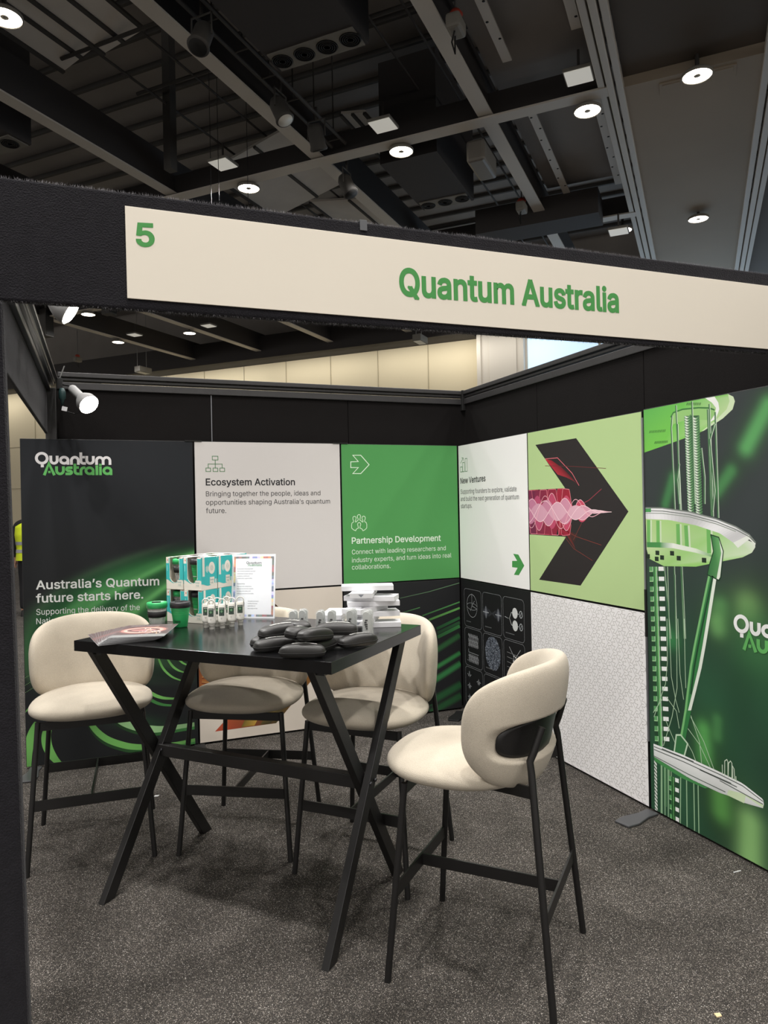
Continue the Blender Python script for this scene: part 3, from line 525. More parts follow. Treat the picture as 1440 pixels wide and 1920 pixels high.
             [(-2.609, 1.006), (-2.6098, 0.8003), (-2.6085, 0.6772)], [(-2.7356, 0.6057), (-2.671, 0.5515), (-2.6547, 0.4725)], [(-2.5806, 0.5545), (-2.5312, 0.4469), (-2.5208, 0.3497)],
             [(-2.5808, 0.5476), (-2.5055, 0.4545), (-2.4461, 0.3381)], [(-2.6, 0.4879), (-2.5315, 0.4334), (-2.4666, 0.3411)], [(-2.6106, 0.4232), (-2.5761, 0.386), (-2.5511, 0.3398)],
             [(-2.7435, 0.4901), (-2.68, 0.3885)], [(-2.7652, 0.5843), (-2.8268, 0.504)]],
 'c_rods4': [[(-2.7737, 0.2671), (-2.779, 0.0001)], [(-2.7543, 0.2663), (-2.7596, -0.0029)], [(-2.7303, 0.2672), (-2.7375, -0.0048)], [(-2.7787, 0.2655), (-2.7858, 0.001)],
             [(-2.6511, 0.2587), (-2.6599, -0.0083)], [(-2.6148, 0.2607), (-2.6174, -0.0114)], [(-2.5706, 0.2589), (-2.5714, -0.0126)], [(-2.5447, 0.2545), (-2.5453, -0.0096)]],
 'c_shaft': [(-2.4609, 1.2228), (-2.4891, 1.1227), (-2.5178, 1.021), (-2.5535, 0.8916), (-2.58, 0.7867), (-2.6036, 0.6557), (-2.6173, 0.5764), (-2.6537, 0.4186), (-2.6201, 0.4209),
             (-2.5778, 0.579), (-2.5515, 0.6604), (-2.5095, 0.7933), (-2.4841, 0.8962), (-2.4558, 1.0222), (-2.4342, 1.1215), (-2.4128, 1.2196)],
 'c_shaft_hl': [(-2.4308, 1.2181), (-2.4524, 1.1195), (-2.4743, 1.0196), (-2.5028, 0.8929), (-2.5285, 0.7895), (-2.5709, 0.6558), (-2.5975, 0.5739), (-2.5778, 0.579), (-2.5515, 0.6604),
                (-2.5095, 0.7933), (-2.4841, 0.8962), (-2.4558, 1.0222), (-2.4342, 1.1215), (-2.4128, 1.2196)],
 'c_shaft_l': [(-2.4609, 1.2228), (-2.4891, 1.1227), (-2.5178, 1.021), (-2.5535, 0.8916), (-2.58, 0.7867), (-2.6036, 0.6557), (-2.6173, 0.5764), (-2.6537, 0.4186), (-2.6401, 0.4226),
               (-2.6039, 0.5798), (-2.5904, 0.6588), (-2.5669, 0.7893), (-2.5406, 0.8938), (-2.5052, 1.0227), (-2.4767, 1.1241), (-2.4487, 1.2238)],
 'c_top': [(-2.8743, 2.0279), (-2.5765, 2.0318), (-2.332, 2.0281), (-2.3041, 2.0122), (-2.2962, 1.9908), (-2.3089, 1.9578), (-2.3632, 1.924), (-2.469, 1.8823), (-2.6143, 1.8537),
           (-2.7359, 1.8327), (-2.8611, 1.8131)],
 'c_top_light': [(-2.332, 2.0281), (-2.3041, 2.0122), (-2.2962, 1.9908), (-2.3089, 1.9578), (-2.3632, 1.924), (-2.469, 1.8823), (-2.4845, 1.881), (-2.3999, 1.9225), (-2.3407, 1.9622),
                 (-2.3242, 1.9949)],
 'c_top_rim': [(-2.4576, 2.0295), (-2.4048, 2.0275), (-2.3848, 1.9978), (-2.3804, 1.9676), (-2.3998, 1.9285), (-2.4376, 1.9151), (-2.4068, 1.9473), (-2.3986, 1.976), (-2.4203, 2.0029)],
 'c_top_ring': [(-2.6708, 1.9684), (-2.6531, 1.9886), (-2.5939, 1.9966), (-2.4974, 1.9908), (-2.436, 1.9811), (-2.4062, 1.9681)],
 'logo1': [(-0.3733, 1.8688), (-0.3719, 1.9463), (0.0731, 1.8004)],
 'low_arrow': [(0.6656, 0.0774), (0.7898, 0.2068), (0.8496, 0.2716), (1.0715, 0.0813)],
 'low_arrow2': [(1.0715, 0.0813), (1.1897, 0.1977), (1.1174, 0.3402), (0.7834, 0.2076), (0.6656, 0.0774)],
 'org': [(0.7019, 1.9295), (0.739, 1.9043), (0.6581, 1.8493), (0.6887, 1.8265), (0.7054, 1.8494), (0.7362, 1.8265), (0.7505, 1.8495), (0.7816, 1.8266)],
 'p1_glow': [(-0.4355, 0.9554), (-0.1618, 1.1363), (0.1885, 1.2716), (0.5792, 1.3432)],
 'people': [(1.713, 1.3969), (1.6995, 1.403), (1.6836, 1.4155), (1.6823, 1.4341), (1.6852, 1.4533), (1.6982, 1.461), (1.6975, 1.4723), (1.6935, 1.4821), (1.6938, 1.4949), (1.699, 1.5004),
            (1.7067, 1.5019), (1.7143, 1.4985), (1.7184, 1.4911), (1.7165, 1.4799), (1.7111, 1.4671), (1.7152, 1.4597), (1.723, 1.4668), (1.7335, 1.4738), (1.7336, 1.4827), (1.7279, 1.4941),
            (1.729, 1.507), (1.7351, 1.5125), (1.7429, 1.514), (1.7505, 1.5106), (1.7529, 1.5016), (1.751, 1.4904), (1.7473, 1.4807), (1.7472, 1.4735), (1.7574, 1.4676), (1.7649, 1.4593),
            (1.771, 1.4599), (1.7695, 1.4705), (1.7637, 1.4836), (1.7648, 1.4949), (1.7701, 1.5004), (1.777, 1.5019), (1.7847, 1.4993), (1.7892, 1.4911), (1.7878, 1.4798), (1.7832, 1.4701),
            (1.7839, 1.462), (1.7959, 1.4544), (1.7999, 1.4405), (1.7994, 1.4162), (1.7897, 1.4059), (1.7783, 1.399), (1.7687, 1.3952), (1.7646, 1.4051), (1.7562, 1.4118), (1.746, 1.4153),
            (1.748, 1.429), (1.7533, 1.4402), (1.751, 1.4515), (1.7417, 1.4566), (1.7322, 1.4529), (1.7286, 1.4441), (1.7317, 1.4294), (1.7348, 1.4156), (1.7236, 1.4119), (1.7166, 1.4057)],
 'r1l_box': [(-4.8156, 0.9386), (-3.9893, 0.9323), (-4.7962, 0.0595)],
 'small_arrow': [(-4.1076, 1.2344), (-4.044, 1.2329), (-3.9756, 1.164), (-4.0436, 1.0957), (-4.1036, 1.0938), (-4.0562, 1.1438), (-4.1239, 1.1439), (-4.1223, 1.1859), (-4.06, 1.1897)],
 'streaks': [[(2.0514, 0.8853), (2.2877, 0.9188), (2.5482, 0.9703)], [(2.0715, 0.7772), (2.2122, 0.8052)], [(2.2299, 0.7412), (2.549, 0.8242)], [(2.283, 0.7058), (2.548, 0.778)],
             [(2.3474, 0.6341), (2.5463, 0.7034)], [(2.3544, 0.6019), (2.5455, 0.6678)], [(2.3538, 0.5703), (2.5449, 0.6394)], [(2.3438, 0.4729), (2.5433, 0.5683)],
             [(2.3213, 0.3347), (2.5443, 0.433)], [(2.3037, 0.2384), (2.5464, 0.3509)], [(2.2694, 0.0815), (2.5469, 0.1906)], [(2.2754, 0.0038), (2.545, 0.1054)],
             [(1.6616, 1.0146), (1.6927, 0.9759)], [(1.7041, 1.0121), (1.7533, 0.9756)]],
 'tri_low': [(-3.5723, 1.4317), (-3.5146, 1.4062), (-3.4028, 1.383), (-3.4461, 1.3299), (-3.4332, 1.2959)],
 'tri_red': [(-3.7191, 1.8422), (-3.6495, 1.8282), (-3.5462, 1.7768), (-3.4617, 1.7198), (-3.387, 1.665), (-3.4345, 1.6926), (-3.5045, 1.7174), (-3.5919, 1.7394)],
 'wave': [(-3.911, 1.5217), (-3.1068, 1.511), (-3.9063, 1.6552), (-3.9164, 1.3688), (-3.6248, 1.6556)]}

# ------------------------------------------------------------------ the hall: floor, far wall, black ceiling
o = MB().box((0, 14, -.05), (90, 90, .1)).build('floor', 'carpet'); struct(o)
o = MB(HM).span((25.4, -20, 0), (25.7, 45, 8.6)).build('wall_far', 'cream_wall'); struct(o)
struct(MB(HM).span((24.9, -20, 8.6), (25.7, 45, 12)).build('wall_upper', 'dark_ceiling'))
m = MB(HM)                                               # panel joints and a dado line on the far wall
for i in range(34): m.span((25.38, 7.3+i*2.1-.012, 0), (25.41, 7.3+i*2.1+.012, 9))
for z in (2.9, 5.0): m.span((25.385, 7.3, z-.012), (25.41, 45, z+.012))
struct(m.build('trim_1', mat('wall_joint', (176, 166, 142), .8)))
m = MB(HM)
m.span((25.0, 5.66, 0), (25.4, 7.38, 8.6)); m.span((24.93, 5.9, 0), (25.0, 6.9, 8.6)); m.span((24.93, 7.2, 0), (25.0, 7.36, 8.6))
struct(m.build('trim_2', 'white_wall', bevel=.02))
struct(MB(HM).span((25.33, -6, 0), (25.4, 5.6, 8.6)).build('window_1', 'window_glow'))
m = MB(HM)
for y in (5.62, 3.1, .6, -1.9): m.span((25.26, y-.04, 0), (25.33, y+.04, 8.6))
struct(m.build('window_frame', 'white_wall'))
pelmet = MB(HM).span((24.3, 7.4, 7.72), (25.38, 45, 8.62)).build('trim_3', 'duct'); struct(pelmet)
for yy in (6.4, 9.5, 14, 18.5, 23, 28, 33):                  # unseen fill lights added to brighten the far wall and pilaster
    la = bpy.data.lights.new('added_wall_fill', 'AREA'); la.shape = 'RECTANGLE'; la.size = 4.2; la.size_y = .1; la.energy = WALL_FILL_W; la.color = (1, .95, .86)
    lo = bpy.data.objects.new('added_wall_fill', la); COL.objects.link(lo); lo.parent = pelmet
    lo.matrix_world = HM @ Matrix.Translation((24.4 if yy > 7 else 23.9, yy, 7.6)) @ Matrix.Rotation(R(-25), 4, 'Y') @ Matrix.Rotation(R(90), 4, 'Z')
# black pelmet along the far wall
struct(MB(HM).span((-26, -24, 10.6), (25.4, 45, 10.8)).build('ceiling', 'dark_ceiling'))
m = MB(HM)
for i in range(46): m.span((-12+i*.8, -2, 10.5), (-12+i*.8+.07, 32, 10.6))
struct(m.build('trim_4', 'dark_steel'))
n_trim = [5]
def beam(lo, hi, flange):
    m = MB(HM).span((lo[0], (lo[1]+hi[1])/2-.03, lo[2]) if hi[0]-lo[0] > 5 else ((lo[0]+hi[0])/2-.03, lo[1], lo[2]), (hi[0], (lo[1]+hi[1])/2+.03, hi[2]) if hi[0]-lo[0] > 5 else ((lo[0]+hi[0])/2+.03, hi[1], hi[2]))
    a = MB(HM).span((lo[0], lo[1], lo[2]-.03), (hi[0], hi[1], lo[2]))
    o = m.build('beam', 'duct'); struct(o)
    f = a.build('beam_flange', 'flange', o); return o
def hy(b): return -b
for b in (-9.72, -6.33, -3.15, -13.0, -16.3, -19.6):     # long beams running away along the hall
    beam((-10, hy(b)-.12, 8.03), (25, hy(b)+.12, 8.75), 1)
for a in (5.6, 11.55, 16.7):                       # cross beams carrying the lamps
    beam((a-.12, 1.2, 7.98), (a+.14, 32, 8.4), 1)
m = MB(HM)                                               # curtain tracks either side of the soffit
for b in (-1.17, 1.12):
    for dy, dz in ((-.13, 7.96), (0, 7.93), (.13, 7.96)): m.span((-10, hy(b)+dy-.05, dz), (25, hy(b)+dy+.05, dz+.14))
struct(m.build('trim_5', 'flange', bevel=.01))
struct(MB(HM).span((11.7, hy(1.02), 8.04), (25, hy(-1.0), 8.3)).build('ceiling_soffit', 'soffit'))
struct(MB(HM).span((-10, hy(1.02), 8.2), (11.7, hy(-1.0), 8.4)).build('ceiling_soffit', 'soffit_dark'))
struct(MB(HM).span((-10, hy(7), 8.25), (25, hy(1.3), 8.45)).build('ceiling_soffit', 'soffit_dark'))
m = MB(HM)                                               # two shallow access hatches beside the soffit lamp
for a, b in ((12.0, -.32), (11.95, .42)): m.span((a-.16, hy(b)-.17, 8.02), (a+.16, hy(b)+.17, 8.045)); m.span((a-.12, hy(b)-.13, 8.012), (a-.02, hy(b)+.13, 8.022))
struct(m.build('trim_16', 'soffit', bevel=.008))
for b, a0, a1 in ((-2.57, 4, 10.65), (-1.5, 4, 10.35), (-2.55, 11.75, 15.7), (-1.48, 11.75, 15.75)):
    s = MB(HM).span((a0, hy(b)-.07, 8.28), (a1, hy(b)+.07, 8.31)).build('ceiling_channel', 'flange'); struct(s)
    q = MB(HM)
    for i in range(int((a1-a0)/.42)):
        X = Matrix.Translation((a0+.2+i*.42, hy(b)+(.035 if i % 2 else -.035), 8.277)); q.lathe([(0, 0), (.022, 0), (.022, .004), (0, .004)], 10, 0, X)
    q.build('bolt_hole', 'rubber', s)
struct(MB(HM).span((-10, 1.35, 8.55), (15.9, 3.0, 8.65)).build('ceiling_soffit', 'dark_ceiling'))
struct(MB(HM).span((15.7, 1.9, 7.75), (16.5, 4.6, 8.3)).build('trim_6', 'duct'))           # black boxed beam between the strips

# black duct boxes with round swirl diffusers
def duct(a0, a1, b0, b1, ap, n, label):
    t = thing('air_duct', label, 'air duct', hp((a0+a1)/2, (b0+b1)/2, 8), HALL_RZ, 'black air ducts under the hall ceiling')
    w, L = b1-b0, a1-a0
    MB().span((-L/2, -w/2, 0), (L/2, w/2, 1.9)).build('casing', 'duct', t)
    pl = MB().span((L/2-.42, -w/2+.05, -.02), (L/2-.02, w/2-.05, 0)).build('vent_plate', 'plate', t)
    for i in range(n):
        d = MB()
        for r_ in (.14, .11, .08, .05): d.tube([(r_*math.cos(q*math.pi/12), r_*math.sin(q*math.pi/12), 0) for q in range(24)], .009, 6, 0, True)
        d.lathe([(0, .006), (.155, .006), (.155, .012), (0, .012)], 24)
        o = d.build('diffuser', 'rubber', t); o.location = (L/2-.22, -w/2+w*(i+.5)/n, -.026)
    return t
duct(5.6, 8.97, -5.55, -4.1, 0, 4, 'large black air duct with four round diffusers on a grey end plate, at top centre')
duct(12.2, 14.5, -5.4, -4.27, 0, 3, 'smaller black air duct with three round diffusers, above the middle of the fascia sign')
duct(5.6, 8.85, -12.1, -10.55, 0, 3, 'black air duct cut by the left edge of the picture, above the charcoal fascia')
# faceted grey boards between the beams
def board(a0, a1, b0, b1, z, tilt, label):
    t = thing('acoustic_board', label, 'ceiling panel', hp((a0+a1)/2, (b0+b1)/2, z), HALL_RZ, 'grey acoustic boards in the roof void')
    X = Matrix.Rotation(R(tilt), 4, 'X')
    MB(X).box((0, 0, 0), (a1-a0, b1-b0, .05)).build('board', 'ceiling_panel', t)
    r = MB(X); n = max(2, int((b1-b0)/.9))
    for i in range(n+1): r.box((0, -(b1-b0)/2+i*(b1-b0)/n, -.04), (a1-a0, .06, .05))
    r.build('batten', 'dark_steel', t)
board(6.2, 9.0, -7.7, -6.5, 9.2, 18, 'large grey acoustic board beside the left long beam at the top of the picture')
board(6.6, 8.6, -8.6, -7.75, 9.0, -10, 'grey acoustic board with dark battens, between the two left beams')
board(6.9, 8.6, -9.5, -8.65, 9.0, -16, 'small grey acoustic board beside the lamp at the top left corner')
board(12.2, 14.8, -9.4, -7.0, 9.0, -14, 'grey acoustic board behind the lamp above the left end of the sign')
board(12.0, 15.5, -6.1, -5.6, 9.0, 10, 'narrow grey acoustic board left of the small three-hole duct')
board(15.5, 18.5, -8.8, -6.6, 9.1, 8, 'far grey acoustic board just over the fascia top')
m = MB(HM); m.span((11.95, 3.32, 7.55), (12.8, 3.65, 7.93))
tag(m.build('sheet_metal_box', 'sheet_metal', bevel=.05), 'grey sheet metal box hanging beside the cross beam, right of the duct', 'metal box')
# thin pipes and hanger rods in the roof void
for k, (a, b0, b1, z) in enumerate(((8.4, -9.3, -6.5, 8.9), (10.2, -9.4, -3.3, 9.3), (13.6, -9.4, -3.3, 9.4), (18.0, -16, -4, 9.0))):
    tag(MB().tube([hp(a, b0, z), hp(a, b1, z)], .03, 8).build('roof_pipe', 'dark_steel'), 'thin dark pipe crossing the roof void between long beams', 'pipe', 'thin pipes crossing the roof void')
for k, (b, z) in enumerate(((-8.9, 9.1), (-8.1, 9.3), (-7.3, 9.2), (-4.6, 9.2), (-3.9, 9.0))):
    tag(MB().tube([hp(3, b, z), hp(24, b, z)], .022, 8).build('roof_conduit', 'dark_steel'), 'thin dark conduit running away along the hall in the roof void', 'conduit', 'conduits along the roof void')
m = MB(); m.span((-.085, -.085, 7.9), (.085, .085, 10.6)); o = m.build('roof_column', 'dark_steel'); o.location = hp(10.49, -8.9, 0); o.rotation_euler = (0, 0, HALL_RZ)
tag(o, 'square dark steel post in the roof void between the two left long beams', 'post')
# slotted frames hung between the beams (lighting bars)
def bar_frame(a0, a1, b, z, label):
    t = thing('lighting_bar', label, 'lighting bar', hp((a0+a1)/2, b, z), HALL_RZ, 'black lighting bars beside the left long beam')
    L = (a1-a0)/2
    for y in (-.14, .14): MB().tube([(-L, y, 0), (L, y, 0)], .03, 8).build('pipe', 'dark_steel', t)
    r = MB()
    for i in range(9): r.tube([(-L+.2+i*(2*L-.4)/8, 0, 0), (-L+.2+i*(2*L-.4)/8, 0, 1.5)], .012, 6); r.tube([(-L+.2+i*(2*L-.4)/8, -.14, 0), (-L+.2+i*(2*L-.4)/8, .14, 0)], .014, 6)
    r.build('hanger', 'dark_steel', t)
bar_frame(5.5, 11.4, -5.85, 8.1, 'black double-pipe lighting bar right of the long beam at upper left')

# round lamps, square flood panels
def hall_lamp(a, b, label, group=None, z=7.9, watt=None):
    t = thing('ceiling_lamp', label, 'ceiling lamp', hp(a, b, z), HALL_RZ, group)
    MB().lathe([(0, .05), (.18, .05), (.22, .02), (.22, -.02), (.205, -.025), (.205, -.006), (0, -.006)], 36).build('housing', 'plate', t)
    MB().lathe([(0, -.012), (.203, -.012), (.203, -.007), (0, -.007)], 36).build('diffuser', 'lamp_glow', t)
    MB().tube([(0, 0, .05), (0, 0, .3)], .03, 10).build('stem', 'dark_steel', t)
    MB().lathe([(0, -.016), (.05, -.016), (.05, -.012), (0, -.012)], 20).build('lens_ring', 'plate', t)
    la = bpy.data.lights.new('lamp_light', 'AREA'); la.shape = 'DISK'; la.size = .36; la.energy = watt or HALL_LAMP_W; la.color = (1, .97, .935); la.spread = R(150)
    lo = bpy.data.objects.new('lamp_light', la); COL.objects.link(lo); lo.parent = t; lo.location = (0, 0, -.03)
    return t
for a, b, l in ((11.6, .05, 'large lit round lamp in the grey soffit at top right'),
                (11.85, -1.57, 'lit round lamp at the right end of the cross beam, under the square flood panel'),
                (11.72, -4.77, 'lit round lamp on the cross beam, near the picture centre top'),
                (11.72, -8.02, 'lit round lamp on the cross beam just above the left end of the cream sign'),
                (17.47, .04, 'smaller lit round lamp further back in the grey soffit, right of the tracks'),
                (17.38, -1.57, 'lit round lamp beside the curtain track, just above the cream sign'),
                (6.33, -7.98, 'lit round lamp cut by the top left corner of the picture'),
                (20.08, -19.64, 'leftmost of the two far lamps seen under the fascia'),
                (20.27, -16.49, 'second far lamp from the left seen under the fascia'),
                (16.84, -17.7, 'far lamp right behind the bright booth spotlight under the fascia')):
    hall_lamp(a, b, l)
for a, b in ((6.3, .05), (6.3, -1.57), (6.3, -4.77), (.6, .05), (.6, -1.57), (.6, -4.77), (.6, 3.2), (-5.1, -1.57), (-5.1, .05), (-5.1, 3.2), (6.3, 3.2), (.6, 6.4), (-5.1, 6.4)):  # unseen lamps carrying on the rows; last two added to brighten the sign
    hall_lamp(a, b, 'round hall lamp above and behind the viewer, outside the picture', 'hall lamps overhead')
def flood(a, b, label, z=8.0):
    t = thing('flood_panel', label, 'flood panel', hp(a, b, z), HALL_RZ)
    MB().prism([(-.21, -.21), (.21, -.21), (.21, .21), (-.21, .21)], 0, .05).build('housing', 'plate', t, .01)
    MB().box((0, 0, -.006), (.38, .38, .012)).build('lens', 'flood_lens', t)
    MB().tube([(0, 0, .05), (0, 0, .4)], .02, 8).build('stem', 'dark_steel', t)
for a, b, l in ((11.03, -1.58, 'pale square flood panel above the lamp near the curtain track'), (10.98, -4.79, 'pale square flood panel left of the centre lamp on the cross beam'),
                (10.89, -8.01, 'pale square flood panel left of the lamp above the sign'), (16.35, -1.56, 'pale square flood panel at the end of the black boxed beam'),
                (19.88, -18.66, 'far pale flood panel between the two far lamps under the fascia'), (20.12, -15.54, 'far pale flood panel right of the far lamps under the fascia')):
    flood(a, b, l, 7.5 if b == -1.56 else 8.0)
# stage lights hung from the lighting bar
def stage_light(a, b, z, tilt, label, face='rubber', s=1.0):
    t = thing('stage_light', label, 'stage light', hp(a, b, z), HALL_RZ + R(90*(tilt % 3)))
    X = Matrix.Rotation(R(25), 4, 'Y') @ Matrix.Scale(s, 4)
    MB(X).lathe([(0, .2), (.09, .2), (.13, .12), (.13, -.12), (.15, -.18), (.14, -.2), (0, -.2)], 24).build('body', 'dark_steel', t)
    MB(X).lathe([(0, -.206), (.12, -.206), (.12, -.2), (0, -.2)], 24).build('lens', face, t)
    MB(Matrix.Scale(s, 4)).tube([(0, -.16, 0), (0, -.16, .28), (0, .16, .28), (0, .16, 0)], .014, 8).build('yoke', 'dark_steel', t)
    MB(Matrix.Scale(s, 4)).tube([(0, 0, .28), (0, 0, .5)], .025, 8).build('clamp', 'dark_steel', t)
stage_light(7.55, -5.85, 7.75, 0, 'black stage light hanging from the lighting bar at the top of the picture')
stage_light(9.45, -5.85, 7.75, 1, 'stage light with a pale lens, second along the lighting bar', 'white_plastic')
stage_light(10.4, -5.75, 7.75, 2, 'grey tilted stage light, third along the lighting bar')
stage_light(11.9, -5.95, 7.6, 1, 'black stage light hung just behind the cross beam over the sign')
def hoist(a, b, z, top, label, hang=.5):
    t = thing('chain_hoist', label, 'chain hoist', hp(a, b, z), HALL_RZ)
    MB().box((0, 0, 0), (.32, .2, .2)).build('motor', 'plate', t, .04)
    h = MB().lathe([(0, .2), (.06, .2), (.1, .14), (.06, .08), (0, .08)], 12).build('hook_cover', 'hoist_red', t)
    MB().tube([(0, 0, .1), (0, 0, hang)], .015, 8).build('chain', 'steel', t)
    MB().tube([(.05, .03, -.1), (.1, .05, -.3), (.0, .06, -.2), (-.06, 0, -.1)], .012, 6).build('cable', 'rubber', t)
hoist(15.1, -3.4, 7.9, 0, 'chain hoist with a red cover by the long beam above the sign', .6)
hoist(9.0, -2.85, 7.9, 0, 'chain hoist with orange-red cables at the top centre right', .6)
hoist(14.05, -9.29, 8.0, 0, 'small red-topped hoist behind the left long beam above the fascia', .5)
hoist(21.25, -22.96, 7.8, 0, 'far hoist with a red cover under the fascia at left', 1.2)
def hung_flood(a, b, z, label):
    t = thing('hanging_floodlight', label, 'floodlight', hp(a, b, z), HALL_RZ)
    MB().prism([(-.35, -.2), (.35, -.2), (.3, .12), (-.3, .12)], -.12, .1).build('housing', 'plate', t, .02)
    MB().box((0, -.03, -.125), (.56, .24, .012)).build('lens', 'white_plastic', t)
    for x in (-.25, .25): MB().tube([(x, 0, .1), (x, 0, 2.4)], .012, 6).build('wire', 'steel', t)
hung_flood(22.0, -20.3, 7.25, 'floodlight hung on two wires in front of the black pelmet, left')
hung_flood(22.5, -8.65, 7.25, 'floodlight hung under the pelmet, seen below the middle of the fascia')
def speaker(a, b, z, label):
    t = thing('line_speaker', label, 'loudspeaker', hp(a, b, z), HALL_RZ, 'grey loudspeakers hung in the hall')
    MB().prism([(-.17, -.18), (.17, -.18), (.12, .18), (-.12, .18)], -.5, .4).build('cabinet', 'dark_steel', t, .03)
    MB().span((-.14, -.195, -.45), (.14, -.18, .35)).build('grille', 'rubber', t)
    MB().tube([(0, 0, .4), (0, 0, 2)], .03, 8).build('hanger', 'steel', t)
speaker(16.6, -19.3, 7.8, 'grey loudspeaker hung behind the booth, left of the bright spotlight')
speaker(16.4, -16.4, 8.1, 'grey loudspeaker hung behind the booth, right of the bright spotlight')
for i, (a, b) in enumerate(((10.9, -8.3), (11.3, -7.75), (10.6, -7.9))):
    tag(MB().tube([hp(a, b, 5.7), hp(a, b, 10.5)], .006, 6).build('suspension_wire', 'alu'), 'thin steel wire hanging down behind the fascia top left of the lamp', 'wire', 'wires behind the fascia')
p = [hp(11.85+.02*math.cos(i*.9), -7.85+i*.011, 8.20+.09*math.sin(i*.9)) for i in range(60)]
tag(MB().tube(p, .012, 6).build('coiled_cable', 'rubber'), 'coiled black cable draped along the cross beam over the lamp', 'cable')

# ------------------------------------------------------------------ the booth shell
YW, XW, ZR = 4.95, 2.66, 2.355
def shell_panel(lo, hi, name):
    struct(MB().span(lo, hi).build(name, 'velcro', bevel=.003))
for i in range(3): shell_panel((-.27+i*.985+.002, YW, 0), (-.27+(i+1)*.985-.002, YW+.04, ZR), 'wall_back')
for i in range(4): shell_panel((XW, YW-.02-(i+1)*.985+.002, 0), (XW+.04, YW-.02-i*.985-.002, ZR), 'wall_right')
struct(MB().span((.711, YW-.002, 1.9), (.716, YW+.001, ZR)).build('trim_7', 'silver'))
def rail(p, q, n, name):
    m = MB(); d = Vector(q)-Vector(p)
    for dz, h, off in ((.02, .045, .012), (.062, .018, .004), (.09, .03, .018)):
        a = Vector(p)+Vector((0, 0, dz)); b = Vector(q)+Vector((0, 0, dz)); m.bar(a-Vector(n)*0+Vector(n)*off*.5, b+Vector(n)*off*.5, .05+off, h)
    return struct(m.build(name, 'rail', bevel=.004))
rail((-.24, YW+.02, ZR), (XW+.03, YW+.02, ZR), (0, -1, 0), 'trim_8')
rail((XW+.02, YW+.03, ZR), (XW+.02, 1.9, ZR), (-1, 0, 0), 'trim_9')
struct(MB().span((XW-.03, YW-.035, ZR-.05), (XW+.0, YW, ZR+.11)).build('trim_10', 'rubber', bevel=.004))
# corner post and headers
m = MB()
P = [(-.345, -.203, 2.06), (-.32, -.170, 0.0)]
for (x0, x1, z) in P[::-1]: m.v += [Vector((x0, 1.84, z)), Vector((x1, 1.84, z)), Vector((x1, 1.90, z)), Vector((x0, 1.90, z))]
m.f = [(3, 2, 1, 0), (4, 5, 6, 7), (0, 1, 5, 4), (1, 2, 6, 5), (2, 3, 7, 6), (3, 0, 4, 7)]; m.mi = [0]*6; m.sm = [False]*6
struct(m.build('pillar', 'fascia_fabric', bevel=.012))
YF = 1.885
def header():
    t = thing('fascia_header', 'long charcoal carpet-wrapped fascia across the front of the booth', 'fascia', (-.32, YF, 0))
    t.rotation_euler = (0, R(-.65), 0)
    b = MB()
    def f(u, v):
        return (u*3.15, -.012, 2.06+v*.293 + .004*mnoise.noise(Vector((u*40, v*3, 0)))*(1 if v > .97 or v < .03 else 0))
    b.span((-.45, -.012, 2.062), (3.15, .012, 2.352))
    b.build('board', 'fascia_fabric', t, .006)
    z = MB(); g = random.Random(3)
    for k in range(12000):
        x = g.random()*3.4-.25; top = g.random() < .6; z0 = 2.352 if top else 2.062; y = g.uniform(-.012, .012)
        l = g.uniform(.003, .0085)*(1 if top else .7)*(1+.6*mnoise.noise(Vector((x*6, top*7, 0)))); dx = g.uniform(-.004, .004); dy = g.uniform(-.004, .004)
        s_ = 1 if top else -1
        z.add([(x-.0003, y, z0-s_*.001), (x+.0003, y, z0-s_*.001), (x+dx, y+dy, z0+s_*l)], [(0, 1, 2)])
    o = z.build('carpet_fuzz', 'fuzz', t); o['kind'] = 'stuff'
    c = MB(); c.span((0, .0, 0), (.022, .03, .004)); c.span((0, -.002, -.026), (.022, 0, .004))
    o = c.build('tape_clip', 'foot', t, .001); o.location = (1.035, -.0135, 2.3535)
    rl = MB()
    for z0 in (2.10, 2.20, 2.30): rl.span((-.4, .012, z0-.015), (3.15, .035, z0+.015))
    rl.build('back_rail', 'alu', t)
header()
sg = thing('fascia_sign', 'long cream sign board with green lettering fixed to the front fascia', 'sign', (.07, 1.868, 2.092)); sg.rotation_euler = (0, R(-.35), 0)
MB().span((0, 0, 0), (2.42, .005, .229)).build('board', 'board', sg, .0008)
A = Art(lambda u, v, d: (u-.07, -.0004-d, v-2.092))
for pn, s, bold, a, b, cap, col in TEXTS:
    if pn == 'f':
        A.text(s, a, b, cap, (76, 152, 80), 2, 3)
A.build('lettering', sg, 'print', 'green lettering')
# side header with aluminium rail
t = thing('side_header', 'charcoal carpet-wrapped fascia running back along the open left side', 'fascia', (-.30, 1.98, 0))
MB().span((-.018, 0, 2.065), (.0, 2.95, 2.36)).build('board', 'fascia_fabric', t, .005)
al = MB()
for x, z, w, h in ((.012, 2.345, .024, .03), (.02, 2.375, .04, .02), (.035, 2.40, .018, .03), (.06, 2.385, .02, .012)): al.span((x-w/2, 0, z-h/2), (x+w/2, 2.9, z+h/2))
al.build('rail', 'alu', t, .003)
al = MB().span((-.012, 2.9, 1.9), (.05, 2.97, 2.35)).build('end_bracket', 'rail', t, .004)

